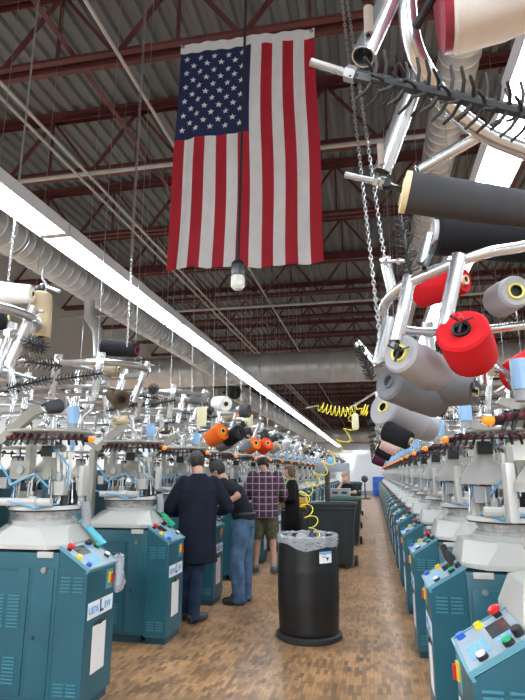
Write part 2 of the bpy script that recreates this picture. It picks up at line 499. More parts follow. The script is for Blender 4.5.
def fixture():
    t = root('strip_light', (0, 0, 0))
    b = MB()
    poly = [(-0.11, 0, 0.0), (-0.11, 0, 0.09), (0.11, 0, 0.09), (0.11, 0, 0.0), (0.104, 0, 0.0), (0.085, 0, 0.062), (-0.085, 0, 0.062), (-0.104, 0, 0.0)]
    n = len(poly); vs = [V(p) + V((0, 0.004, 0)) for p in poly] + [V(p) + V((0, FL - 0.004, 0)) for p in poly]
    b.add(vs, [(i, (i + 1) % n, n + (i + 1) % n, n + i) for i in range(n)]); b.build('housing', 'housing', t, smooth=False)
    for sx in (-0.055, 0.055): MB().cyl((sx, 0.04, 0.030), (sx, FL - 0.04, 0.030), 0.024, n=10).build('tube', 'tube_light', t)
    for yy in (0.02, FL - 0.02):
        e = MB(); e.box((0, yy, 0.030), (0.19, 0.03, 0.05)).box((0, yy, 0.095), (0.03, 0.05, 0.04)); e.build('end_cap', 'housing', t, smooth=False)
    return t


fx0 = None
for side, xx, zz, nn in (('over the left machine row', -2.17, 3.2, 17), ('over the right machine row', 0.76, 3.2, 17)):
    for k in range(nn):
        y = -1.6 + FL * k
        if y + FL > YP: break
        if fx0 is None: fx0 = o = fixture()
        else: o = copy_tree(fx0)
        o.location = (xx, y, zz)
        tag(o, '%s length of glowing white strip light %s' % (ORD[k + 1], side), 'light', 'strip lights ' + side)


o = copy_tree(fx0); o.location = (-2.3, 38.9, 2.98); o.rotation_euler = (0, 0, -PI / 2); tag(o, 'short glowing strip light crossing the aisle end at the white far wall', 'light', 'strip lights at the far wall')


def area(name, x, y, z, sx, sy, e, col=(0.86, 0.95, 1.0)):
    ld = bpy.data.lights.new(name, 'AREA'); ld.shape = 'RECTANGLE'; ld.size = sx; ld.size_y = sy; ld.energy = e; ld.color = col
    o = bpy.data.objects.new(name, ld); COL.objects.link(o); o.location = (x, y, z); return o


# the hall's side lamp rows, out of view, then added fill lights
area('lamp_row_window_side', -6.2, 16, 3.5, 0.25, 40, 1100)
area('lamp_row_rear_side', 4.4, 16, 3.5, 0.25, 40, 900)
area('fill_light_beyond', -1.0, 56, 4.2, 12, 24, 700)  # no real fixture: wide light added for ambient past the partition
area('fill_light_behind', -1.2, -2.6, 3.0, 4.5, 0.4, 150).rotation_euler = (R(55), 0, 0)  # added fill behind the camera, brightens near faces and creel undersides

# ------------------------------------------------------------------ knitting machines
# local frame: x towards the aisle (times s), y along the aisle, z up, origin on the floor under the needle cylinder
PI0, PI1 = V((0.35, 0, 1.03)), V((0.57, 0, 0.89))      # sloping control panel: top and bottom edge


def panel_pt(u, v, h, s):
    d = PI1 - PI0; n = V((-d.z, 0, d.x)).normalized()
    if n.z < 0: n = -n
    p = PI0 + d * u + n * h
    return V((s * p.x, -0.135 + v, p.z))


def panel_box(b, u0, u1, v0, v1, h0, h1, s, m=0):
    ps = [panel_pt(u, v, h, s) for h in (h0, h1) for u, v in ((u0, v0), (u1, v0), (u1, v1), (u0, v1))]
    b.add(ps, [(3, 2, 1, 0), (4, 5, 6, 7), (0, 1, 5, 4), (1, 2, 6, 5), (2, 3, 7, 6), (3, 0, 4, 7)], m)
    return b


def panel_knob(b, u, v, r, h, s, m=0, r2=None):
    a = panel_pt(u, v, 0.0, s); c = panel_pt(u, v, h, s)
    b.cyl(a, c, r, r2, 12, m); return b


def octa(b, hx, hy, ch, z0, r1, z1, m=0):
    lo = [(hx, -hy + ch), (hx, hy - ch), (hx - ch, hy), (-hx + ch, hy), (-hx, hy - ch), (-hx, -hy + ch), (-hx + ch, -hy), (hx - ch, -hy)]
    c = r1 * math.tan(PI / 8)
    hi = [(r1, -c), (r1, c), (c, r1), (-c, r1), (-r1, c), (-r1, -c), (-c, -r1), (c, -r1)]
    vs = [V((x, y, z0 - 0.03)) for x, y in lo] + [V((x, y, z0)) for x, y in lo] + [V((x, y, z1)) for x, y in hi]
    fs = [tuple(range(7, -1, -1)), tuple(range(16, 24))]
    for k in range(2):
        for i in range(8): fs.append((8 * k + i, 8 * k + (i + 1) % 8, 8 * k + 8 + (i + 1) % 8, 8 * k + 8 + i))
    return b.add(vs, fs, m)


def vents(b, cx, z0, n, w, face, y=None, x=None, pitch=0.022):
    for k in range(n):
        z = z0 - k * pitch
        if face == 'y': b.box((cx, y, z), (w, 0.012, 0.009), rot=None)
        else: b.box((x, cx, z), (0.012, w, 0.009))
    return b


def make_machine(s, lod):
    """s: +1 aisle on the +x side (left row), -1 the right row; lod 0 full, 1 middle distance, 2 far"""
    q = s                                              # the button column stands on the camera's side in the left row only
    t = root('knitting_machine', (0, 0, 0))
    sm = lambda p: V((s * p.x, p.y, p.z))
    # cabinet under the cover
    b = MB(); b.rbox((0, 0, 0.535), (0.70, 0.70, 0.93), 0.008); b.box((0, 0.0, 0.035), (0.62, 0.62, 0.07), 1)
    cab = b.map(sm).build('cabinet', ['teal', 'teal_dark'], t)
    # control box
    b = MB(); y0, y1 = -0.35, 0.08
    poly = [(0.352, 0, 0.06), (0.57, 0, 0.06), (0.57, 0, 0.88), (0.352, 0, 1.022)]
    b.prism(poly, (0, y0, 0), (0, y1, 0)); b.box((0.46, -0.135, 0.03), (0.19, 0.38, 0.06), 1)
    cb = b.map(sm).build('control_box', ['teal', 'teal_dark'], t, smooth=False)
    b = MB(); panel_box(b, 0, 1, -0.21, 0.21, 0, 0.012, s)
    pp = b.build('control_panel', 'panel_grey', cb, smooth=False)
    b = MB(); panel_box(b, -0.03, 1.02, -0.216, -0.205, -0.004, 0.018, s); panel_box(b, -0.03, 1.02, 0.205, 0.216, -0.004, 0.018, s); panel_box(b, 0.98, 1.03, -0.216, 0.216, -0.02, 0.016, s)
    b.build('panel_rim', 'panel_edge', cb, smooth=False)
    # buttons
    vb = -0.165 * q
    b = MB(); panel_knob(b, 0.16, vb, 0.020, 0.04, s); panel_knob(b, 0.16, vb, 0.013, 0.012, s)
    b = MB().cyl(panel_pt(0.16, vb, 0.008, s), panel_pt(0.16, vb, 0.032, s), 0.018, n=12); e0 = b
    e0.build('button_base', 'black', cb)
    MB().tube([panel_pt(0.16, vb, h, s) for h in (0.03, 0.036, 0.052, 0.058)], [0.017, 0.027, 0.027, 0.016], 14).build('emergency_button', 'red_plastic', cb)
    b = MB(); panel_knob(b, 0.52, vb, 0.021, 0.034, s, 0, 0.018); b.build('yellow_button', 'yellow_plastic', cb)
    b = MB(); panel_knob(b, 0.86, vb, 0.021, 0.034, s, 0, 0.018); b.build('blue_button', 'blue_plastic', cb)
    b = MB(); panel_box(b, 0.12, 0.46, -0.115 * q - 0.0, 0.03 * q, 0.012, 0.017, s); b.build('screen', 'screen', cb, smooth=False)
    b = MB(); panel_knob(b, 0.10, 0.135 * q, 0.021, 0.04, s, 0); panel_knob(b, 0.10, 0.10 * q, 0.018, 0.035, s); b.build('black_knob', 'black', cb)
    b = MB(); b.cyl(panel_pt(0.30, 0.165 * q, 0.01, s), panel_pt(0.30, 0.165 * q, 0.03, s), 0.022, n=12, m=1); b.cyl(panel_pt(0.30, 0.165 * q, 0.03, s), panel_pt(0.30, 0.165 * q, 0.04, s), 0.018, n=12)
    b.build('green_button', ['green_plastic', 'black'], cb)
    b = MB(); b.cyl(panel_pt(0.72, 0.155 * q, 0.01, s), panel_pt(0.72, 0.155 * q, 0.028, s), 0.022, n=12, m=1); b.cyl(panel_pt(0.72, 0.155 * q, 0.028, s), panel_pt(0.72, 0.155 * q, 0.038, s), 0.018, n=12)
    b.build('white_button', ['bottle_white', 'black'], cb)
    if lod < 2:
        b = MB()
        for i in range(3):
            for j in range(5): panel_box(b, 0.56 + i * 0.12, 0.64 + i * 0.12, (-0.12 + j * 0.033) * 1.0 - 0.0, (-0.12 + j * 0.033) + 0.026, 0.012, 0.0145, s)
        for i in range(3): panel_box(b, 0.14 + i * 0.11, 0.21 + i * 0.11, 0.045 * q, 0.085 * q, 0.012, 0.0145, s)
        b.build('key_field', 'print_blue', cb, smooth=False)
    # main switch, plate and paper on the face to the aisle
    xf = s * 0.571
    b = MB(); b.box((xf, -0.02, 0.79), (0.004, 0.10, 0.13), 0); b.build('switch_plate', 'panel_edge', cb, smooth=False)
    b = MB(); b.rbox((xf + s * 0.007, -0.02, 0.80), (0.012, 0.05, 0.075), 0.004, 1); b.rbox((xf + s * 0.018, -0.010, 0.793), (0.014, 0.024, 0.062), 0.004, 0); b.build('main_switch', ['red_plastic', 'yellow_plastic'], cb)
    pl = MB().box((xf, -0.135, 0.625), (0.004, 0.36, 0.105)).build('name_plate', 'label_white', cb, smooth=False)
    if lod == 0:
        def tm(yc, zc):
            if s > 0: return Matrix.Translation((xf + 0.003, yc, zc)) @ Matrix(((0, 0, 1, 0), (1, 0, 0, 0), (0, 1, 0, 0), (0, 0, 0, 1)))
            return Matrix.Translation((xf - 0.003, yc, zc)) @ Matrix(((0, 0, -1, 0), (-1, 0, 0, 0), (0, 1, 0, 0), (0, 0, 0, 1)))
        text_mesh('L', 0.115, tm(-0.125, 0.628), 'letter_blue', 'letter', pl)
        text_mesh('UE96', 0.062, tm(-0.235 if s > 0 else -0.035, 0.622), 'print_blue', 'letter', pl)
        text_mesh('EW', 0.062, tm(-0.035 if s > 0 else -0.235, 0.622), 'print_blue', 'letter', pl)
    b = MB(); b.box((xf, -0.135, 0.365), (0.003, 0.19, 0.30)); b.build('paper_sheet', 'paper', cb, smooth=False)
    b = MB(); b.box((xf, -0.135, 0.525), (0.006, 0.15, 0.018)).box((xf + s * 0.006, -0.135, 0.53), (0.012, 0.04, 0.03)); b.build('paper_clip', 'dark_steel', cb, smooth=False)
    if lod < 2:
        for cx in (0.415, 0.505):
            vents(MB(), s * cx, 0.845, 5, 0.07, 'y', y=-0.352).build('louvre_panel', 'teal_vent', cb, smooth=False)
            vents(MB(), s * cx, 0.19, 4, 0.07, 'y', y=-0.352).build('louvre_panel', 'teal_vent', cb, smooth=False)
        # doors on the near face of the cabinet
        b = MB(); b.rbox((s * -0.10, -0.352, 0.50), (0.47, 0.012, 0.80), 0.004); b.rbox((s * -0.10, -0.359, 0.89), (0.30, 0.006, 0.022), 0.003); d = b.build('door', 'teal', cab)
        for cx in (-0.2, -0.08, 0.04):
            vents(MB(), s * cx, 0.72, 10, 0.09, 'y', y=-0.36).build('louvre_panel', 'teal_vent', d, smooth=False); vents(MB(), s * cx, 0.33, 8, 0.09, 'y', y=-0.36).build('louvre_panel', 'teal_vent', d, smooth=False)
        d = MB().rbox((s * 0.245, -0.352, 0.50), (0.155, 0.012, 0.80), 0.004).build('door', 'teal', cab)
        b = MB(); b.cyl((s * 0.25, -0.357, 0.89), (s * 0.25, -0.372, 0.89), 0.02, n=14); b.cyl((s * 0.25, -0.372, 0.89), (s * 0.25, -0.376, 0.89), 0.010, n=10); b.build('lock', 'steel', d)
        MB().cyl((s * 0.20, -0.357, 0.46), (s * 0.20, -0.37, 0.46), 0.012, n=10).build('lock', 'dark_steel', d)
        MB().rbox((s * 0.25, -0.36, 0.99), (0.12, 0.016, 0.04), 0.004).build('latch_clip', 'white_plastic', cab)
    # white cover, clear guard and needle bed
    cv = MB(); octa(cv, 0.352, 0.352, 0.10 if s > 0 else 0.13, 1.05, 0.262 if s > 0 else 0.318, 1.235)
    cv.build('cover', 'white_plastic', t, smooth=False)
    b = MB(); b.lathe([(0.262, 1.232), (0.262, 1.37), (0.256, 1.37), (0.256, 1.232)], n=32); b.build('guard_ring', 'clear_guard', t)
    b = MB(); b.lathe([(0.0, 1.235), (0.19, 1.235), (0.19, 1.27), (0.215, 1.275), (0.215, 1.30), (0.195, 1.305), (0.195, 1.335), (0.21, 1.34), (0.21, 1.365), (0.0, 1.366)], n=28); b.build('needle_cylinder', 'needle_metal', t)
    b = MB(); b.lathe([(0.20, 1.232), (0.235, 1.232), (0.235, 1.275), (0.20, 1.28)], n=32); b.build('collar', 'white_plastic', t)
    b = MB(); b.lathe([(0.20, 1.372), (0.262, 1.372), (0.27, 1.385), (0.262, 1.405), (0.20, 1.405), (0.20, 1.372)], n=32, ms=[1, 1, 0, 0, 1]); b.build('dial_ring', ['white_plastic', 'black'], t)
    rr = random.Random(5)
    nb = (11, 8, 5)[lod]
    for k in range(nb):
        a = 2 * PI * (k + 0.3) / nb; c, sn = math.cos(a), math.sin(a)
        b = MB(); rot = Matrix.Rotation(a, 3, 'Z')
        b.box((0.205 * c, 0.205 * sn, 1.445), (0.05, 0.045, 0.08), 0, rot); b.box((0.20 * c, 0.20 * sn, 1.50), (0.035, 0.02, 0.06), 1, rot)
        b.cyl((0.225 * c, 0.225 * sn, 1.47), (0.225 * c, 0.225 * sn, 1.55), 0.008, n=8, m=2)
        b.cyl((0.19 * c, 0.19 * sn, 1.50), (0.12 * c, 0.12 * sn, 1.56), 0.009, n=8, m=2)
        b.build('cam_block', [rr.choice(['steel', 'dark_steel', 'black', 'cream']), rr.choice(['black', 'steel', 'dark_steel']), 'steel'], t)
    if lod == 0:
        for k in range(9):
            a = 2 * PI * (k + 0.7) / 9; c, sn = math.cos(a), math.sin(a)
            b = MB().tube([(0.10 * c, 0.10 * sn, 1.60), (0.16 * c, 0.16 * sn, 1.58), (0.24 * c, 0.24 * sn, 1.53), (0.25 * c, 0.25 * sn, 1.43)], 0.006, 6)
            b.ell((0.25 * c, 0.25 * sn, 1.43), (0.010, 0.010, 0.014), 8, 6, 1); b.build('yarn_feeder', ['steel', 'bottle_white'], t)
    # head casting that stands over the needles
    b = MB(); b.loft([((s * -0.02, 0.02, 1.545), 0.19, 0.13, 0), ((s * -0.02, 0.02, 1.57), 0.19, 0.13, 0), ((s * -0.01, 0.02, 1.62), 0.125, 0.10, 0), ((0, 0.02, 1.655), 0.07, 0.07, 0), ((0, 0.02, 1.73), 0.055, 0.055, 0)], 14)
    if s < 0: b.map(lambda p: p + V((-0.14, -0.12, 0)))
    b.build('head_casting', 'cream' if s > 0 else 'casting_grey', t)
    MB().rbox((0 if s > 0 else -0.14, 0.0 if s > 0 else -0.12, 1.715), (0.10, 0.13, 0.075), 0.008).build('motor_box', 'black', t)
    b = MB(); b.rbox((s * 0.17, -0.13, 1.50), (0.12, 0.07, 0.075), 0.006); b.build('solenoid_box', 'white_plastic' if s > 0 else 'grey_plastic', t)
    MB().rbox((s * 0.17, -0.13, 1.56), (0.035, 0.03, 0.045), 0.006).build('red_cap', 'red_plastic' if s < 0 else 'grey_plastic', t)
    b = MB(); b.cyl((s * -0.22, -0.25, 1.43), (s * 0.20, -0.26, 1.43), 0.022, n=10); b.cyl((s * 0.02, -0.255, 1.43), (s * 0.08, -0.257, 1.43), 0.03, n=10); b.build('air_cylinder', 'white_plastic', t)
    b = MB(); b.rbox((s * 0.31, -0.02, 1.54), (0.04, 0.10, 0.17), 0.012); b.build('side_cover', 'white_plastic', t)
    if lod < 2:
        if s > 0: b = MB(); b.tube([(s * 0.30, 0.05, 1.42), (s * 0.31, 0.06, 1.30), (s * 0.31, 0.06, 1.20)], 0.036, 10); b.build('suction_pipe', 'grey_plastic', t)
        hs = ([(0.14, -0.2, 1.5), (0.05, -0.27, 1.58), (-0.15, -0.26, 1.52), (-0.28, -0.15, 1.6)], [(0.2, -0.15, 1.42), (0.1, -0.29, 1.40), (-0.1, -0.29, 1.43), (-0.3, -0.2, 1.45)],
              [(0.0, 0, 1.74), (0.1, -0.1, 1.71), (0.22, -0.1, 1.62), (0.24, -0.12, 1.5)], [(-0.3, -0.22, 1.65), (-0.2, -0.28, 1.6), (-0.12, -0.24, 1.5), (-0.2, -0.2, 1.4)])
        for p in hs[:4 if lod == 0 else 2]: MB().tube([(s * x, y, z) for x, y, z in p], 0.007, 6).build('air_hose', 'hose_blue', t)
        b = MB(); b.box((s * -0.12, -0.17, 1.60), (0.16, 0.08, 0.10), 0).box((s * -0.24, -0.17, 1.53), (0.06, 0.10, 0.06), 1); b.cyl((s * -0.1, -0.22, 1.60), (s * -0.1, -0.235, 1.60), 0.025, n=12, m=1)
        b.build('valve_block', ['cream', 'steel'], t, smooth=False)
        b = MB()
        for k in range(4): b.box((s * (0.08 + 0.045 * k), -0.06, 1.685), (0.03, 0.05, 0.03), 0)
        b.build('connector_row', 'bottle_white', t, smooth=False)
        for k in range(3): MB().tube([(s * (0.10 + 0.05 * k), -0.05, 1.67), (s * (0.11 + 0.05 * k), -0.04, 1.55), (s * (0.10 + 0.03 * k), -0.1, 1.43)], 0.012, 6).build('white_tube', 'bottle_white', t)
    # frame: columns, teal back, cream bracket
    for yy in (-0.22, 0.24): MB().rbox((s * -0.335, yy, 1.40), (0.06, 0.08, 0.76), 0.008).build('column', 'cream', t)
    MB().rbox((s * -0.37, 0.02, 1.31), (0.035, 0.55, 0.52), 0.006).build('back_panel', 'teal', t)
    b = MB()
    for yy in (-0.24,): b.prism([(s * -0.37, 0, 1.76), (s * -0.27, 0, 1.76), (s * -0.02, 0, 1.97), (s * 0.06, 0, 2.00), (s * 0.02, 0, 2.04), (s * -0.08, 0, 2.02)], (0, yy, 0), (0, yy + 0.05, 0))
    b.build('bracket', 'cream', t, smooth=False)
    # yarn tensioners on a bar round the front, warning lamp at its aisle end
    a0, a1 = (R(195), R(345)) if s > 0 else (R(-15), R(-165))
    zr = 1.795 if s > 0 else 1.77; rb = 0.33
    arc = [V((rb * math.cos(a0 + (a1 - a0) * k / 20), rb * math.sin(a0 + (a1 - a0) * k / 20) + 0.03, zr)) for k in range(21)]
    bar = MB().tube(arc, 0.012, 6).build('tensioner_bar', 'dark_steel', t)
    nk = (15, 12, 8)[lod]; kn = None
    for k in range(nk):
        a = a0 + (a1 - a0) * (k + 0.5) / nk
        if kn is None:
            b = MB(); b.cyl((0, 0.035, 0.012), (0, -0.02, 0.012), 0.018, n=10); b.cyl((0, -0.02, 0.012), (0, -0.034, 0.012), 0.015, 0.011, n=10, m=1); b.cyl((0, 0.0, -0.005), (0, -0.02, -0.045), 0.010, n=6); b.box((0, 0.01, 0.03), (0.012, 0.03, 0.02))
            kn = o = b.build('tensioner', ['black', 'dark_red'], bar)
        else:
            o = kn.copy(); COL.objects.link(o); o.parent = bar
        o.location = (rb * math.cos(a), rb * math.sin(a) + 0.03, zr); o.rotation_euler = (0, 0, a + PI / 2)
    e = arc[-1] if s > 0 else arc[0]
    e = V((abs(e.x) * s, e.y, zr)); dx = V((s, -0.25, 0)).normalized()
    b = MB(); b.cyl(e - dx * 0.01, e + dx * 0.045, 0.021, n=12, m=1); b.lathe([(0.0, 0.045), (0.020, 0.045), (0.022, 0.06), (0.020, 0.078), (0.012, 0.090), (0.0, 0.092)], e, dx, 12)
    b.build('warning_lamp', ['lamp_orange', 'black'], t)
    b = MB(); b.lathe([(0.0, 1.845), (0.33, 1.845), (0.335, 1.852), (0.33, 1.868), (0.05, 1.885), (0.0, 1.886)], n=28); b.map(lambda p: p if s > 0 else V((p.x * 0.68, p.y * 0.68, p.z - 0.025))); b.build('top_disc', 'cream', t)
    MB().cyl((0, 0, 1.72), (0, 0, 1.98), 0.028, n=12).build('centre_post', 'chrome', t)
    b = MB(); zc = 0 if s > 0 else -0.02; b.cyl((s * 0.24, -0.12, 1.915 + zc), (s * 0.24, -0.12, 2.045 + zc), 0.044, n=16); b.cyl((s * 0.24, -0.12, 1.865 + zc), (s * 0.24, -0.12, 1.915 + zc), 0.036, n=16, m=1)
    b.build('oil_cup', ['light_blue', 'grey_plastic'], t)
    if lod == 0:
        b = MB().tube([(s * 0.24, -0.02, 1.87), (s * 0.27, -0.02, 1.98), (s * 0.32, 0.0, 2.03), (s * 0.33, 0.0, 2.07)], 0.016, 8); b.build('curved_rod', 'chrome', t)
        b = MB().tube([(s * 0.05, 0.1, 1.73), (s * -0.06, 0.12, 1.78), (s * -0.2, 0.12, 1.81), (s * -0.32, 0.12, 1.80)], 0.03, 10); b.build('suction_hose', 'grey_plastic', t)
        # the head sits a little lower over a flatter cover
    for o in t.children_recursive:
        for v_ in o.data.vertices:
            z = v_.co.z
            if 1.06 < z < 1.70 and o.name.split('.')[0] not in ('column', 'back_panel', 'bracket') and o.parent == t:
                v_.co.z = 1.275 + (z - 1.385) * (0.425 / 0.315) if z > 1.385 else (1.165 + (z - 1.235) * (0.11 / 0.15) if z > 1.235 else 1.05 + (z - 1.05) * (0.115 / 0.185))
    if s < 0:                                          # the right row's cabinets are a little lower
        for o in t.children_recursive:
            if o.parent is bar: continue
            for v_ in o.data.vertices:
                z = v_.co.z
                if z < 1.70: v_.co.z = z * 0.94 if z < 1.05 else 0.987 + (z - 1.05) * (0.713 / 0.65)
    return t


BX = 0.57


def place(proto, s, x, y, label, group):
    o = copy_tree(proto); o.location = (x, y, 0); return tag(o, label, 'machine', group)


LX, LY0, LP, RX, RY0, RP = -2.50, 3.98, 1.535, 0.885, 2.60, 1.50
for s, x0, y0, pitch, N, side in ((1, LX, LY0, LP, 21, 'left'), (-1, RX, RY0, RP, 23, 'right')):
    protos = {}
    for k in range(N):
        lod = 0 if k < 5 else (1 if k < 9 else 2)
        first = lod not in protos
        o = protos[lod] = make_machine(s, lod) if first else protos[lod]
        if not first: o = copy_tree(o)
        o.location = (x0, y0 + pitch * k, 0)
        tag(o, '%s teal knitting machine from the camera in the row %s of the aisle' % (ORD[k + 1], side), 'machine', 'knitting machines in the %s row' % side)
    if s > 0:
        # the row that stands back to back with it, only its upper works showing
        for k in range(16):
            o = copy_tree(protos[2]); o.location = (-4.55, 4.9 + 1.6 * k, 0); o.rotation_euler = (0, 0, PI)
            tag(o, '%s machine of the half hidden second row behind the left row' % ORD[k + 1], 'machine', 'machines of the hidden second row')

# ------------------------------------------------------------------ yarn creels
PR, RGR = 0.028, 0.025


def stadium(x0, x1, hw, z, n=10):
    """outline: straight sides along x, half circles at both ends"""
    pts = []
    for k in range(n + 1):
        a = -PI / 2 + PI * k / n; pts.append(V((x1 - hw + hw * math.cos(a), hw * math.sin(a), z)))
    for k in range(n + 1):
        a = PI / 2 + PI * k / n; pts.append(V((x0 + hw + hw * math.cos(a), hw * math.sin(a), z)))
    return pts


def brush_mesh(a, b, r=0.011, L=0.05, n=16, per=5, m=0):
    """black bristle spindle from a to b"""
    a, b = V(a), V(b); d = (b - a).normalized(); u, w = basis(d)
    o = MB().cyl(a, b, r, n=8)
    for k in range(n):
        p = a.lerp(b, (k + 0.7) / (n + 0.4))
        for j in range(per):
            t = 2 * PI * j / per + k * 0.5; q = u * math.cos(t) + w * math.sin(t)
            o.tube([p + q * r * 0.6, p + q * L * 0.6 - d * L * 0.10, p + q * L - d * L * 0.34], [0.0040, 0.0036, 0.0030], 5)
    return o


def bolt(b, a, d, L, m=0):
    a = V(a); d = V(d).normalized()
    b.cyl(a, a + d * L, 0.008, n=8, m=m)
    for h in (0.25, 0.4): b.cyl(a + d * L * h, a + d * (L * h + 0.014), 0.017, n=6, m=m)


def tilted(p, d, L):
    p = V(p); d = V(d).normalized(); return p - d * L * 0.80, p + d * L * 0.20


POSTS = [(0.55, -0.33, (0.16, -0.10, 1)), (0.20, -0.33, (0.2, -0.16, 1)), (-0.2, -0.33, (-0.12, -0.16, 1)), (-0.62, -0.33, (-0.2, -0.12, 1)), (0.74, 0.05, (0.34, 0, 1)),
         (0.42, 0.33, (0.12, 0.18, 1)), (0.0, 0.33, (-0.1, 0.2, 1)), (-0.5, 0.33, (-0.1, 0.18, 1))]


def make_creel(s, z=2.34):
    t = root('hanging_creel', (0, 0, 0)); sm = lambda p: V((s * p.x, p.y, p.z))
    MB().tube(stadium(-0.85, 0.76, 0.33, z), RGR, 10, closed=True).map(sm).build('ring', 'galv', t)
    b = MB(); b.tube(stadium(-0.62, 0.52, 0.20, z - 0.16), 0.015, 8, closed=True); b.map(sm).build('inner_ring', 'galv', t)
    for x in (-0.4, 0.3):
        MB().cyl((s * x, -0.33, z), (s * x, 0.33, z), 0.018, n=8).build('cross_tube', 'galv', t)
    for k, (x, y, d) in enumerate(POSTS):
        a, c = tilted((x, y, z), d, 0.34); o = (c - a).normalized()
        b = MB(); b.lathe([(PR, 0), (PR, 0.34), (PR - 0.003, 0.34), (PR - 0.003, 0.0), (PR, 0)], a, o, 12)
        b.cyl((x, y, z - 0.02), (x, y, z + 0.02), RGR + 0.009, n=10)
        out = V((x * 0.35, y, 0)).normalized()
        bolt(b, a + o * 0.025 - out * 0.02, out + V((0, 0, 0.1)), 0.09, 1); bolt(b, c - o * 0.03 - out * 0.02, out, 0.08, 1)
        b.map(sm).build('post', ['chrome', 'steel'], t)
    for a, c in (((0.60, -0.38, z - 0.10), (0.30, -0.50, z - 0.16)), ((0.18, -0.36, z - 0.12), (-0.12, -0.44, z - 0.20)), ((-0.25, -0.36, z + 0.1), (-0.6, -0.50, z + 0.02)), ((0.80, 0.1, z - 0.15), (0.93, -0.22, z - 0.20)),
                 ((0.40, 0.40, z - 0.14), (0.7, 0.46, z - 0.18))):
        brush_mesh(a, c, 0.008, 0.042, 13, 4).map(sm).build('bristle_spindle', 'rubber', t)
    for x, y in ((-0.15, -0.1), (0.25, 0.05)):
        MB().tube([(s * x, y, z - 0.16), (s * x, y, z - 0.24)], 0.014, 8).build('drop_tube', 'chrome', t)
    return t


CONES = {}


def cone_proto(kind):
    """kind: (colour, base radius, tip radius, length, core colour); axis +z from the base"""
    if kind in CONES: return CONES[kind]
    col, rb, rt, L, core = kind
    c = 0.006
    b = MB(); b.lathe([(0.030, c), (rb - 0.01, 0.0), (rb, 0.012), (rb * 0.985, L * 0.3), ((rb + rt) / 2 + 0.002, L * 0.55), (rt, L - 0.012), (rt - 0.008, L), (0.018, L - c)], n=28)
    me = b.mesh('yarn_cone', 'yarn ' + col)
    b = MB(); b.lathe([(0.026, -0.004), (0.035, -0.007), (0.036, 0.012), (0.027, 0.012), (0.014, L + 0.008), (0.022, L + 0.01), (0.023, L - 0.006)], n=18)
    b.lathe([(0.026, -0.004), (0.024, 0.02), (0.0, 0.022)], n=18, m=1); b.lathe([(0.014, L + 0.008), (0.0, L - 0.01)], n=18, m=1)
    mc = b.mesh('cone_core', [core, core if core.startswith('yarn') else 'black'])
    CONES[kind] = (me, mc); return CONES[kind]


def cone(a, b, col, rb, rt, label, core='core_yellow', group=None, parts=True):
    """a yarn cone from base a to tip b"""
    a, b = V(a), V(b); L = (b - a).length
    me, mc = cone_proto((col, round(rb, 3), round(rt, 3), round(L, 2), core))
    o = bpy.data.objects.new('hanging_yarn_cone', me); COL.objects.link(o)
    o.location = a; o.rotation_mode = 'QUATERNION'; o.rotation_quaternion = (b - a).to_track_quat('Z', 'Y')
    if parts:
        c = bpy.data.objects.new('cone_core', mc); COL.objects.link(c); c.parent = o
    tag(o, label, 'yarn cone', group or 'yarn cones')
    return o


WIRE = {}


def wire(x, y, z, label, group):
    h = round(ZB + 0.03 - z, 1)
    if h not in WIRE:
        WIRE[h] = MB().cyl((0, 0, 0), (0, 0, h), 0.0028, n=5).mesh('suspension_wire', 'galv')
    o = bpy.data.objects.new('suspension_wire', WIRE[h]); COL.objects.link(o); o.location = (x, y, z)
    return tag(o, label, 'wire', group)


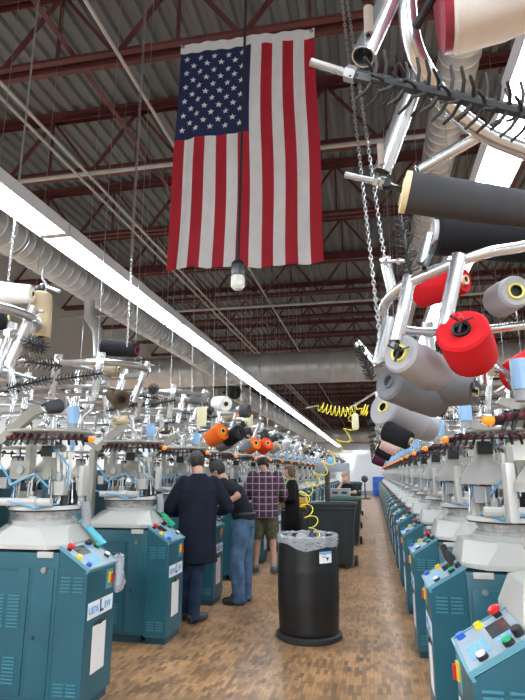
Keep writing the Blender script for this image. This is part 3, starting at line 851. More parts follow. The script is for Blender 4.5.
cl, cr = None, None
for side, xx in (('left', -2.17), ('right', 0.76)):
    for k in range(16):
        y = -1.6 + FL * k + FL * 0.5
        if y < 2.5 or 12.8 < y < 14.5 or 33.4 < y < 35.1: continue
        wire(xx, y, 3.3, 'thin wire carrying the %s strip light length over the %s machine row' % (ORD[k + 1], side), 'strip light wires')
for s, x0, y0, pitch, N, side in ((1, LX, LY0, LP, 21, 'left'), (-1, RX, RY0, RP, 23, 'right')):
    pr = None
    for k in range(-1 if s > 0 else 2, N):
        if pr is None: pr = o = make_creel(s)
        else: o = copy_tree(pr)
        o.location = (x0, y0 + pitch * k, random.uniform(0, 0.02))
        if k < 0: tag(o, 'tubular steel yarn creel nearest the camera above the left row, cut by the edge', 'creel', 'yarn creels of the left row')
        else: tag(o, 'tubular steel yarn creel hanging over the %s machine of the %s row' % (ORD[k + 1], side), 'creel', 'yarn creels of the %s row' % side)
        wy = y0 + pitch * k
        for dx, dy, wh in ((0.52, -0.33, 'aisle end, near side'), (-0.5, -0.33, 'wall end, near side'), (0.52, 0.33, 'aisle end, far side'), (-0.5, 0.33, 'wall end, far side'))[:4 if k < 8 else 2]:
            if k >= 0 or dy < 0: wire(x0 + s * dx, wy + dy, 2.34, 'thin wire up from the %s of the %s creel, %s row' % (wh, ORD[k + 1] if k >= 0 else 'closest', side), 'suspension wires of the %s creels' % side)
        # the cones on it
        slots = [((0.68, 0.03, 2.14), (0.55, -0.55, 0.3), 'at its aisle end'), ((0.62, -0.44, 2.16), (0.35, -0.7, -0.35), 'low on its near side'), ((0.28, -0.42, 2.40), (0.9, -0.2, 0.15), 'high on its near side'),
                 ((-0.3, -0.40, 2.42), (0.7, -0.5, 0.2), 'near its middle'), ((0.30, 0.40, 2.42), (0.5, 0.6, 0.25), 'on its far side'), ((-0.65, -0.4, 2.22), (-0.3, -0.8, -0.2), 'near its wall end')]
        if k < 3: use = [3, 5] if s > 0 else [1, 4]
        else: use = random.sample(range(6), 4)
        pal = (['white', 'black', 'light grey', 'beige', 'orange', 'tan', 'dark grey', 'white', 'brown'] if s > 0 else ['light grey', 'black', 'dark grey', 'light grey', 'white', 'pink', 'grey', 'charcoal'])
        if k < 0: continue
        for i in use:
            p, d, where = slots[i]; p = V((s * p[0] + x0, p[1] + y0 + pitch * k, p[2])); d = V((s * d[0], d[1], d[2])).normalized()
            c = random.choice(pal); L = random.choice([0.18, 0.2]); rb = random.choice([0.075, 0.085])
            cone(p, p + d * L, c, rb, 0.055, '%s yarn cone %s, %s creel, %s row' % (c, where, ORD[k + 1], side), random.choice(['core_yellow', 'core_cream', 'core_teal']),
                 'yarn cones on the %s creels' % side, parts=k < 9)
for k in range(14):
    o = copy_tree(pr); o.location = (-4.5, 4.2 + 1.7 * k, 0.05); o.rotation_euler = (0, 0, 0)
    tag(o, '%s yarn creel of the second row behind the left row' % ORD[k + 1], 'creel', 'creels of the hidden second row')
    for i, (p, where) in enumerate((((0.5, -0.42, 2.45), 'aisle side'), ((-0.3, 0.42, 2.42), 'wall side'))):
        c = random.choice(['white', 'beige', 'black', 'light grey']); q = V((-4.5 + p[0], 4.2 + 1.7 * k + p[1], p[2]))
        cone(q, q + V((0.1, -0.05, 0.16)), c, 0.08, 0.055, '%s yarn cone, %s, %s creel of the second row back' % (c, where, ORD[k + 1]), 'core_cream', 'yarn cones of the hidden second row', parts=False)


def smooth_path(pts, n=6):
    pts = [V(p) for p in pts]; out = []
    P = [pts[0] * 2 - pts[1]] + pts + [pts[-1] * 2 - pts[-2]]
    for i in range(1, len(P) - 2):
        for k in range(n):
            t = k / n; a, b, c, d = P[i - 1:i + 3]
            out.append(0.5 * ((2 * b) + (c - a) * t + (2 * a - 5 * b + 4 * c - d) * t * t + (3 * b - a - 3 * c + d) * t ** 3))
    out.append(pts[-1]); return out


def chain(a, b, label, link=0.026, r=0.0024, w=0.0065):
    a, b = V(a), V(b); L = (b - a).length; d = (b - a).normalized(); u, v = basis(d); m = MB(); k = 0; h = 0.0
    while h < L:
        q = u if k % 2 == 0 else v; c = d * h; hl = link / 2 + r * 0.6
        pts = [c + d * (hl - w) * (1 if i < 4 else -1) + d * w * math.sin(t) + q * w * math.cos(t) for i, t in enumerate([0.0, PI / 3, 2 * PI / 3, PI, PI, 4 * PI / 3, 5 * PI / 3, 2 * PI])]
        m.tube(pts, r, 5, closed=True); h += link * 0.82; k += 1
    return tag(m.build('chain', 'steel', loc=a), label, 'chain', 'hoist chains')


# the two creels that hang closest on the right
def pipes(t, name, pts, r, m='chrome', n=14, hollow=True):
    pts = [V(p) for p in pts]; b = MB()
    if hollow and len(pts) == 2:
        d = (pts[1] - pts[0]); L = d.length
        b.lathe([(r, 0), (r, L), (r - 0.003, L), (r - 0.003, 0), (r, 0)], pts[0], d, n)
    else: b.tube(pts, r, n)
    return b.build(name, m, t)


def stud(t, a, b, r=0.008, nuts=(0.8, 0.9), block=None):
    a, b = V(a), V(b); d = (b - a); L = d.length; d.normalize(); m = MB()
    pr = []; h = 0.0
    while h < L: pr += [(r, h), (r * 0.86, h + 0.0015)]; h += 0.003
    m.lathe(pr, a, d, 10)
    for k in nuts: m.cyl(a + d * L * k, a + d * (L * k + 0.011), r * 1.9, n=6)
    o = m.build('threaded_stud', 'steel', t)
    if block: MB().rbox(b, (block, block, block), block * 0.2).build('clamp_block', 'rubber', t)
    return o


T0 = root('hanging_creel', (0.35, 1.2, 2.35), 'big chrome yarn creel closest overhead, with the long black bristle spindle', 'creel', 'yarn creels of the right row')
T1 = root('hanging_creel', (0.45, 2.45, 2.25), 'chrome yarn creel with the red front cone, hanging over the first right machine', 'creel', 'yarn creels of the right row')
K0 = -V((0.35, 1.2, 2.35)); K1 = -V((0.45, 2.45, 2.25))


def w0(x, y, d): return W(x, y, d) + K0
def w1(x, y, d): return W(x, y, d) + K1


pipes(T0, 'ring', smooth_path([w0(398, -60, 1.12), w0(406, -10, 1.12), w0(409, 25, 1.14), w0(417, 55, 1.17), w0(431, 80, 1.22), w0(447, 105, 1.28), w0(485, 134, 1.35), w0(525, 151, 1.40), w0(600, 178, 1.48), w0(680, 190, 1.6)]), 0.022, 'chrome', 14)
pipes(T0, 'post', [w0(363, 57, 0.95), w0(402, -30, 1.03)], 0.0235, n=20)
pipes(T0, 'post', [w0(382, 172, 1.28), w0(423, 60, 1.24)], 0.023, n=20)
pipes(T0, 'arm', [w0(418, 171, 1.36), w0(484, 133, 1.36)], 0.0155)
stud(T0, w0(311, 62, 0.95), w0(354, 75, 0.95), 0.0085, (0.82, 0.93), 0.022)
stud(T0, w0(368, 8, 0.93), w0(369, 34, 0.93), 0.0095, ())
stud(T0, w0(345, 175, 1.3), w0(386, 184, 1.3), 0.0085, (0.72, 0.86), 0.024)
stud(T0, w0(380, 145, 1.24), w0(382, 165, 1.24), 0.0085, ())
sp = brush_mesh(w0(366, 77, 0.95), w0(566, 122, 0.95), 0.0115, 0.052, 17, 4); sp.build('bristle_spindle', 'rubber', T0)
MB().cyl(w0(356, 75.5, 0.95), w0(372, 79, 0.95), 0.0125, n=6).build('spindle_nut', 'dark_steel', T0)
pipes(T0, 'cone_peg', [w0(384, 184, 1.3), w0(402, 190, 1.33)], 0.009, 'black', 8)
pipes(T0, 'cone_peg', [w0(415, 28, 1.1), w0(436, -8, 1.05)], 0.010, 'black', 8)

pipes(T1, 'ring', smooth_path([w1(600, 226, 2.25), w1(525, 246, 2.2), w1(490, 252, 2.17), w1(455, 263, 2.15), w1(425, 275, 2.15), w1(403, 286, 2.2), w1(389, 298, 2.28), w1(383, 311, 2.38), w1(387, 322, 2.46), w1(400, 329, 2.54), w1(425, 332, 2.62), w1(470, 331, 2.72), w1(525, 325, 2.8), w1(600, 316, 2.9)]), 0.022, 'chrome', 14)
for a, b, r in (((377, 365, 2.38), (389, 318, 2.40), 0.026), ((397, 341, 2.18), (410, 277, 2.18), 0.027), ((443, 333, 2.13), (459, 255, 2.13), 0.029), ((385, 258, 2.28), (394, 298, 2.30), 0.024),
                ((421, 264, 2.2), (428, 234, 2.2), 0.022), ((482, 384, 2.8), (478, 322, 2.78), 0.026), ((433, 385, 2.7), (428, 322, 2.66), 0.026)):
    pipes(T1, 'post', [w1(*a), w1(*b)], r)
pipes(T1, 'arm', [w1(357, 343, 2.42), w1(376, 366, 2.40)], 0.016)
pipes(T1, 'arm', [w1(376, 366, 2.40), w1(398, 352, 2.2)], 0.010)
stud(T1, w1(381, 262, 2.24), w1(404, 261, 2.2), 0.008, (0.2, 0.7))
brush_mesh(w1(359, 346, 2.4), w1(372, 380, 2.4), 0.007, 0.026, 13, 4).build('bristle_spindle', 'rubber', T1)
brush_mesh(w1(400, 216, 2.5), w1(411, 274, 2.5), 0.009, 0.05, 14, 3).build('bristle_spindle', 'rubber', T1)
brush_mesh(w1(414, 355, 2.9), w1(470, 340, 2.9), 0.009, 0.05, 18, 6).build('bristle_spindle', 'rubber', T1)
for p, q in (((443, 333, 2.13), (461, 324, 2.06)), ((397, 341, 2.18), (401, 354, 2.16)), ((478, 322, 2.7), (486, 312, 2.55)), ((424, 268, 2.1), (438, 240, 2.45)), ((472, 383, 2.6), (474, 391, 2.52))):
    pipes(T1, 'cone_peg', [w1(*p), w1(*q)], 0.010, 'black', 8)
for px, py, d in ((461, 322, 2.03), (398, 351, 2.13)):   # wing clips at the two front cones
    c = w1(px, py, d); b = MB()
    for a in (0.3, 2.6, 4.4): b.beam(c, c + V((0.045 * math.cos(a), -0.01, 0.045 * math.sin(a))), 0.012, 0.004)
    b.ell(c + V((-0.005, -0.015, 0.012)), (0.012, 0.012, 0.016), 10, 6, 1); b.build('cone_clip', ['black', 'red_plastic' if px > 430 else 'black'], T1, smooth=True)

G = 'yarn cones on the closest right creels'
o = cone(W(445, -8, 1.06), W(650, -66, 1.02), 'white', 0.130, 0.085, 'big white yarn cone at the top with a dark red base band', 'core_red', G)
b = MB(); b.lathe([(0.0, -0.018), (0.112, -0.018), (0.124, -0.014), (0.124, 0.004), (0.0, 0.004)], n=40); b.build('base_band', 'core_red', o)
o = cone(W(404, 192, 1.33), W(575, 217, 1.36), 'charcoal', 0.052, 0.040, 'long charcoal yarn package with a cream rim, under the bristle spindle', 'core_cream', G)
b = MB(); b.lathe([(0.0, -0.004), (0.05, -0.004), (0.0540, -0.002), (0.0540, 0.003), (0.0527, 0.004), (0.0540, 0.005), (0.0540, 0.011), (0.05, 0.012)], n=40); b.build('base_band', 'core_cream', o)
o = cone(W(436, 232, 2.45), W(548, 238, 2.5), 'black', 0.108, 0.125, 'large black yarn cone with an open pale core ring, above the chrome ring', 'core_teal', G)
b = MB(); b.lathe([(0.050, 0.01), (0.050, -0.015), (0.057, -0.018), (0.059, 0.01)], n=32); b.build('core_ring', 'paper', o)
b = MB(); b.lathe([(0.051, 0.002), (0.0, 0.003)], n=32); b.build('core_hole', 'rubber', o)
cone(W(419, 291, 2.6), W(464, 280, 2.45), 'red', 0.083, 0.062, 'red yarn cone lying behind the chrome ring, cream core end', 'core_cream', G)
cone(W(516, 291, 2.40), W(498, 302, 2.58), 'light grey', 0.072, 0.078, 'pale grey yarn cone with a yellow core, beside the red cones, upper one', 'core_yellow', G)
cone(W(461, 329, 2.06), W(474, 360, 2.22), 'red', 0.098, 0.094, 'large bright red yarn cone in front, its open end facing the aisle', 'black', G)
cone(W(399, 353, 2.16), W(436, 374, 2.36), 'light grey', 0.078, 0.082, 'pale grey yarn cone in front with a yellow core ring, left of the red', 'core_yellow', G)
cone(W(388, 381, 2.55), W(438, 402, 2.75), 'grey', 0.09, 0.082, 'mid grey yarn cone tucked behind the pale grey front cone', 'yarn grey', G)
cone(W(430, 387, 2.75), W(475, 392, 2.62), 'grey', 0.092, 0.062, 'mid grey yarn cone below the red one with a cream tip core', 'core_cream', G)
cone(W(420, 396, 3.0), W(447, 410, 3.0), 'dark grey', 0.062, 0.05, 'small dark grey yarn cone below the mid grey cones', 'core_cream', G)
cone(W(383, 407, 3.4), W(416, 424, 3.6), 'light grey', 0.115, 0.11, 'pale grey yarn cone low at the aisle edge, above the black one', 'core_yellow', G)
cone(W(384, 430, 3.35), W(410, 441, 3.3), 'black', 0.06, 0.055, 'black yarn cone under the low pale grey cone', 'core_cream', G)
cone(W(408, 420, 3.75), W(430, 429, 3.9), 'light grey', 0.10, 0.09, 'pale grey yarn cone half hidden beside the low one', 'core_cream', G)
cone(W(546, 362, 2.75), W(510, 378, 2.65), 'red', 0.095, 0.075, 'red yarn cone cut off by the edge at the blue oil cups', 'core_cream', G)
cone(W(383, 440, 5.2), W(399, 449, 5.2), 'pink', 0.085, 0.08, 'pinkish white yarn cone at the aisle edge below the black one', 'core_cream', G)
cone(W(377, 447, 5.6), W(392, 455, 5.6), 'black', 0.075, 0.075, 'black yarn cone just under the pinkish white cone', 'core_cream', G)
cone(W(374, 456, 6.6), W(385, 461, 6.6), 'purple', 0.085, 0.08, 'dark purple yarn cone lowest at the aisle edge', 'core_cream', G)
b = MB(); b.lathe([(0.008, 0), (0.02, 0.004), (0.016, 0.02), (0.028, 0.03), (0.028, 0.045), (0.012, 0.05)], n=14)
b.build('foot_knob', 'black', T1, loc=w1(413, 411, 2.9))
chain(W(385, 262, 2.24), W(385, 262, 2.24) + (W(347, 0, 2.4) - W(385, 262, 2.24)) * 2.15, 'steel chain rising from the upper bolt of the red cone creel')
chain(W(380, 340, 2.38), W(380, 340, 2.38) + (W(342, 0, 2.55) - W(380, 340, 2.38)) * 1.85, 'steel chain beside the flag, rising from the low post of the red cone creel')
chain(W(3, 330, 2.9), V((W(3, 330, 2.9).x, 2.9, ZB + 0.1)), 'steel chain hanging straight down at the very edge above the white cone')
chain(W(127, 345, 3.65), V((W(127, 345, 3.65).x, 3.65, ZB)), 'steel chain rising from the first creel of the row under the light strip')
# fine lines up to the roof near the chains
for k, (px, py, d) in enumerate(((356, 330, 6.5), (362, 330, 8), (351, 345, 5.6), (367, 350, 7.2))):
    p = W(px, py, d); wire(p.x + 0.45, d, 2.32, '%s of four thin lines up to the roof near the steel chains' % ORD[k + 1], 'thin lines near the chains')

# cones of the left row that show large
G = 'yarn cones on the closest left creels'
cone(W(-30, 292, 2.55), W(32, 294, 2.62), 'white', 0.07, 0.052, 'white yarn cone lying level at the edge, beside the hanging beige cone', 'core_cream', G)
cone(W(40.5, 294, 2.75), W(40.5, 338, 2.75), 'beige', 0.066, 0.056, 'beige yarn cone hanging straight down beneath the silver duct', 'black', G)
cone(W(9, 321, 2.9), W(-30, 328, 2.8), 'black', 0.062, 0.075, 'black yarn cone with a yellow end, under the white cone', 'core_yellow', G)
cone(W(137, 350, 4.0), W(103, 347, 4.0), 'black', 0.062, 0.07, 'black yarn cone lying level on top of the first creel', 'core_red', G)
cone(W(122, 400, 3.95), W(111, 394, 4.1), 'brown', 0.072, 0.05, 'brown yarn cone stub hanging under the first creel', 'black', G)
cone(W(85, 366, 4.3), W(118, 369, 4.3), 'tan', 0.07, 0.06, 'tan yarn cone beneath the level black cone', 'core_cream', G)
cone(W(223, 431, 5.9), W(210, 440, 6.0), 'orange', 0.098, 0.095, 'orange yarn cone above the coat wearer, closest of the orange ones', 'core_yellow', G)
cone(W(240, 432, 5.95), W(227, 440, 6.1), 'black', 0.085, 0.085, 'black yarn cone beside the closest orange cone', 'black', G)
cone(W(232, 440, 6.35), W(220, 445, 6.5), 'grey', 0.085, 0.085, 'mid grey yarn cone half behind the black one by the orange', 'core_cream', G)
cone(W(256, 443, 7.6), W(248, 449, 7.7), 'orange', 0.095, 0.09, 'second orange yarn cone, above the plaid shirt', 'core_yellow', G)
cone(W(268, 443, 7.8), W(261, 450, 7.9), 'red orange', 0.098, 0.09, 'red orange yarn cone above the plaid shirt', 'core_yellow', G)
cone(W(279, 445, 8.0), W(269, 451, 8.0), 'tan', 0.075, 0.07, 'tan yarn cone beside the red orange cone', 'core_cream', G)
cone(W(240, 451, 7.0), W(250, 443, 7.1), 'grey', 0.05, 0.06, 'slim grey yarn cone pointing down at the second orange cone', 'core_yellow', G)
cone(W(226, 404, 6.0), W(216, 403, 6.2), 'white', 0.085, 0.075, 'white yarn cone above the orange and black pair', 'core_cream', G)
cone(W(250, 411, 6.6), W(240, 411, 6.6), 'dark grey', 0.085, 0.08, 'dark grey yarn cone right of the white one over the pair', 'core_red', G)
cone(W(192, 397, 5.5), W(208, 400, 5.5), 'grey', 0.07, 0.065, 'mid grey yarn cone lying level above the cream tag', 'core_cream', G)
for px, py, d, hh, lab in ((202, 407, 5.4, 0.2, 'cream cardboard tag hanging over the coat wearer'), (249, 415, 6.9, 0.16, 'small cream tag hanging beyond the first cream tag')):
    b = MB(); b.rbox((0, 0, -hh / 2), (0.105, 0.012, hh), 0.004); b.cyl((0, 0, 0), (0, 0, 0.05), 0.004, n=5)
    tag(b.build('hanging_tag', 'tag_cream', loc=W(px, py, d)), lab, 'tag', 'cream tags')
b = MB(); c = W(40.5, 293, 2.75); tt = root('cone_hanger', c, 'black clip and grey hook that carry the hanging beige cone', 'hook')
MB().ell((-0.022, 0, 0.022), (0.026, 0.022, 0.020), 12, 8).ell((0.012, 0, 0.03), (0.026, 0.022, 0.026), 12, 8).build('clip', 'black', tt)
MB().tube(smooth_path([(0.03, 0, 0.0), (0.035, 0, 0.05), (0.01, 0, 0.08), (0.0, 0, 0.12), (0.005, 0, 0.15)]), 0.007, 8).build('hook', 'grey_plastic', tt)
p = W(60, 292, 2.75) - c; MB().cyl((0.0, 0, 0.05), (p.x, 0, p.z), 0.011, n=8).build('arm', 'galv', tt)

# ------------------------------------------------------------------ the flag
C4 = [V((-1.94, 5.0, 6.30)), V((-0.42, 5.0, 6.25)), V((-2.02, 5.0, 3.58)), V((-0.375, 5.0, 3.54))]


def fp(u, v, off=0.0):
    t = C4[0].lerp(C4[1], u); b = C4[2].lerp(C4[3], u); p = t.lerp(b, v)
    y = 0.020 * math.sin(u * 21 + v * 1.3) * (0.35 + v) + 0.03 * math.sin(u * 7 + 1 + v * 2.1) * (0.2 + v) + 0.008 * math.sin(u * 55 + v * 5) * (1 - v * 0.4)
    y -= 0.02 * math.exp(-((u - 0.62) / 0.05) ** 2) * math.exp(-v * 2)
    p.y += y - off
    p.z += 0.012 * math.sin(u * PI) * (1 - v) * -1 + 0.006 * math.sin(u * 40) * v
    p.x += 0.008 * math.sin(v * 9 + u * 3)
    return p


fb = MB(); NU, NV = 78, 90
vs = [fp(i / NU, j / NV) for j in range(NV + 1) for i in range(NU + 1)]
for i0 in (0,):
    fb.v += [tuple(p) for p in vs]
for j in range(NV):
    for i in range(NU):
        u, v = (i + 0.5) / NU, (j + 0.5) / NV
        if v < 0.042: m = 1
        elif u < 7 / 13 and v < 0.44: m = 2
        else: m = 0 if int(u * 13) % 2 == 0 else 1
        fb.f.append((j * (NU + 1) + i, j * (NU + 1) + i + 1, (j + 1) * (NU + 1) + i + 1, (j + 1) * (NU + 1) + i)); fb.m.append(m)
flag = root('flag', (-1.18, 5.0, 6.28), 'large stars and stripes flag hanging upright from the first red roof joist', 'flag')
kf = V((1.18, -5.0, -6.28))
fb.map(lambda p: p + kf).build('cloth', ['flag_red', 'flag_white', 'flag_blue'], flag)
sb = MB()
for r in range(11):
    cnt = 5 if r % 2 == 0 else 4
    for c in range(cnt):
        u = (7 / 13) * ((c + 0.5 + (0 if cnt == 5 else 0.5)) / 5) * 0.98; v = 0.063 + 0.362 * (r + 0.35) / 11
        pts = []
        for q in range(10):
            rad = 0.040 if q % 2 == 0 else 0.0165; a = PI / 2 + q * PI / 5
            pts.append(fp(u + rad * math.cos(a) / 1.55, v - rad * math.sin(a) / 2.72, 0.004))
        cen = fp(u, v, 0.004); sb.add([cen] + pts, [(0, 1 + q, 1 + (q + 1) % 10) for q in range(10)])
sb.map(lambda p: p + kf).build('star_field', 'flag_white', flag)
for c in (C4[0], C4[1]):
    s_ = 1 if c.x < -1 else -1; b = MB(); q = c + V((0.03 * s_, -0.004, -0.04)) + kf
    b.tube([q + V((0.016 * math.cos(t), 0, 0.016 * math.sin(t))) for t in [2 * PI * i / 12 for i in range(12)]], 0.004, 6, closed=True)
    b.tube([q + V((0, 0, 0.016)), q + V((0, 0.02, 0.06)), q + V((0, 0.06, 0.10))], 0.004, 6); b.build('hook', 'black', flag)

# pendant on its long cord
c = W(238, 263, 3.5); tt = root('pendant_switch', c, 'white tipped cylinder hanging on a long black cord before the flag', 'pendant')
top = W(246, -4, 3.62) - c; top = top * ((ZB - 0.02 - c.z) / top.z)
MB().cyl((0, 0, 0), top, 0.011, n=8).build('cord', 'rubber', tt)
b = MB(); b.lathe([(0.0, 0.02), (0.03, 0.015), (0.044, 0.0), (0.048, -0.02), (0.048, -0.09), (0.045, -0.10), (0.0, -0.10)], n=20, ms=[0, 0, 0, 1, 0, 0]); b.build('socket', ['black', 'dark_steel'], tt)
b = MB(); b.lathe([(0.0, -0.098), (0.046, -0.10), (0.05, -0.11), (0.048, -0.175), (0.03, -0.195), (0.0, -0.198)], n=20); b.build('white_tip', 'bottle_white', tt)

# ------------------------------------------------------------------ drum, hose, bins
DX, DY = -0.67, 5.70
tt = root('drum', (DX, DY, 0), 'black plastic drum lined with a clear bag, standing in the aisle', 'drum')
b = MB(); b.lathe([(0.0, 0.0), (0.30, 0.0), (0.315, 0.012), (0.315, 0.045), (0.30, 0.055), (0.0, 0.055)], n=40); b.build('base_ring', 'rubber', tt)
pr = [(0.0, 0.056), (0.275, 0.056), (0.288, 0.075)]
for k in range(25):
    h = 0.09 + 0.80 * k / 24; r = 0.288 + 0.012 * math.sin(PI * k / 24)
    for c in (0.34, 0.66): r += 0.007 * math.exp(-((h - 0.06 - 0.84 * c) / 0.012) ** 2)
    pr.append((r, h))
pr += [(0.296, 0.90), (0.298, 0.925), (0.28, 0.93), (0.272, 0.90), (0.27, 0.5), (0.0, 0.45)]
b = MB(); b.lathe(pr, n=44); b.build('barrel', 'drum_black', tt)
b = MB(); n_ = 72; rr = random.Random(3); jit = [rr.uniform(-1, 1) for _ in range(n_)]
prof = [(0.262, 0.78), (0.272, 0.90), (0.286, 0.95), (0.305, 0.945), (0.309, 0.90), (0.311, 0.855)]
for i, (r, h) in enumerate(prof):
    for k in range(n_):
        a = 2 * PI * k / n_; j = (jit[k] * 0.4 + 0.6 * math.sin(a * 9 + i)) * (0.003 + 0.0015 * i); hh = h + (0.028 * math.sin(a * 2 + 1) + 0.015 * math.sin(a * 5) + 0.005 * jit[k] if i == 5 else 0.008 * jit[(k + i * 7) % n_])
        b.v.append(((r + j) * math.cos(a), (r + j) * math.sin(a), hh))
for i in range(len(prof) - 1):
    for k in range(n_): q = (k + 1) % n_; b.f.append((i * n_ + k, i * n_ + q, (i + 1) * n_ + q, (i + 1) * n_ + k)); b.m.append(0)
b.build('liner_bag', 'plastic_film', tt)
az = math.atan2(-DY, -DX) + R(33)
b = MB()
for i in range(7):
    a = az + (i - 3) * 0.075
    for z in (0.71, 0.79, 0.815): b.v.append((0.3115 * math.cos(a), 0.3115 * math.sin(a), z))
for i in range(6):
    for k in range(2): b.f.append((i * 3 + k, i * 3 + 3 + k, i * 3 + 4 + k, i * 3 + 1 + k)); b.m.append(k)
lb = b.build('label', ['label_white', 'print_blue'], tt)
b = MB()
a = az + 0.05; c = V((0.313 * math.cos(a), 0.313 * math.sin(a), 0.745)); u = V((-math.sin(a), math.cos(a), 0))
b.add([c - u * 0.018 + V((0, 0, 0.016)), c + u * 0.018 + V((0, 0, 0.016)), c + V((0, 0, -0.018))], [(0, 1, 2)])
for i in range(3):
    a2 = az - 0.04; c2 = V((0.313 * math.cos(a2), 0.313 * math.sin(a2), 0.785 - i * 0.013)); u2 = V((-math.sin(a2), math.cos(a2), 0))
    b.add([c2 - u2 * 0.03, c2 + u2 * 0.02, c2 + u2 * 0.02 + V((0, 0, 0.004)), c2 - u2 * 0.03 + V((0, 0, 0.004))], [(0, 1, 2, 3)])
b.build('print', 'black', lb)
# what stands in the drum
c = W(303, 545, 5.66); tt = root('round_brush', c, 'grey round headed brush standing in the drum', 'brush')
MB().cyl((0, 0, -0.42), (0.0, 0, 0.02), 0.018, n=10).build('handle', 'tan_wood' if 'tan_wood' in MATS else 'card', tt)
b = MB(); b.lathe([(0.0, 0.0), (0.045, 0.0), (0.055, 0.02), (0.055, 0.07), (0.048, 0.085), (0.0, 0.088)], (-0.02, -0.01, 0.02), (0.15, -0.45, 1), 20); b.build('head', 'grey_plastic', tt)
c = W(312, 545, 5.72); tt = root('spray_bottle', c, 'dark blue bottle standing in the drum under the yellow hose', 'bottle')
b = MB(); b.lathe([(0.0, -0.36), (0.03, -0.36), (0.032, -0.34), (0.032, 0.0), (0.012, 0.05), (0.012, 0.12), (0.0, 0.12)], n=16); b.build('bottle_body', 'letter_blue', tt)
MB().lathe([(0.0, 0.15), (0.014, 0.15), (0.016, 0.12), (0.0, 0.12)], n=12).build('cap', 'black', tt)


def coil(path, rad, turns, r, n_per=12):
    P = smooth_path(path, 30); L = [0]
    for i in range(1, len(P)): L.append(L[-1] + (P[i] - P[i - 1]).length)
    tot = L[-1]; N = int(turns * n_per); out = []; u = None; j = 0
    for k in range(N + 1):
        s = tot * k / N
        while j < len(P) - 2 and L[j + 1] < s: j += 1
        t = (s - L[j]) / max(1e-6, L[j + 1] - L[j]); p = P[j].lerp(P[j + 1], t); d = (P[j + 1] - P[j]).normalized()
        if u is None: u, _ = basis(d)
        u = (u - d * u.dot(d)).normalized(); w = d.cross(u); a = 2 * PI * turns * k / N
        out.append(p + (u * math.cos(a) + w * math.sin(a)) * rad)
    return out


O = W(335, 410, 5.2)
tt = root('coiled_air_hose', O, 'bright yellow coiled air hose strung over the aisle down to the drum', 'hose')
h1 = coil([W(319, 406, 5.15) - O, W(330, 410, 5.15) - O, W(345, 412, 5.15) - O, W(357, 410, 5.15) - O], 0.044, 9, 0.006)
h2 = coil([W(362, 409, 5.15) - O, W(368, 411, 5.15) - O], 0.05, 2.5, 0.006)
h3 = coil([W(355, 416, 5.2) - O, W(351, 428, 5.2) - O, W(331, 458, 5.3) - O, W(312, 484, 5.4) - O, W(304, 497, 5.5) - O, W(309, 514, 5.6) - O, W(314, 526, 5.65) - O, W(313, 545, 5.7) - O], 0.056, 11.5, 0.006)
MB().tube(h1, 0.0048, 6).build('hose_coil', 'hose_yellow', tt); MB().tube(h2, 0.0048, 6).build('hose_coil', 'hose_yellow', tt); MB().tube(h3, 0.0048, 6).build('hose_coil', 'hose_yellow', tt)
MB().tube(smooth_path([h1[-1], (h1[-1] + h2[0]) / 2, h2[0]]), 0.0048, 6).build('hose_lead', 'hose_yellow', tt)
MB().tube(smooth_path([h2[-1], W(360, 415, 5.2) - O, h3[0]]), 0.0048, 6).build('hose_lead', 'hose_yellow', tt)
MB().cyl(W(306, 408, 5.15) - O, h1[0], 0.008, n=8).build('coupling', 'steel', tt)
c = W(355, 415, 5.1); b = MB(); b.lathe([(0.0, 0.02), (0.012, 0.015), (0.03, 0.0), (0.032, -0.10), (0.028, -0.13), (0.0, -0.135)], n=16)
tag(b.build('bobbin', 'tag_cream', loc=c), 'cream bobbin hanging beneath the yellow coiled hose', 'bobbin')
c = W(375, 396, 5.1); tt = root('hose_support', c, 'steel hose arm reaching out from the right row above the aisle', 'arm')
for a, b_, r in (((376, 392, 5.1), (345, 411, 5.15), 0.012), ((376, 392, 5.1), (386, 430, 5.1), 0.02), ((385, 428, 5.1), (440, 420, 5.2), 0.02)): MB().cyl(W(*a) - c, W(*b_) - c, r, n=10).build('rod', 'chrome', tt)


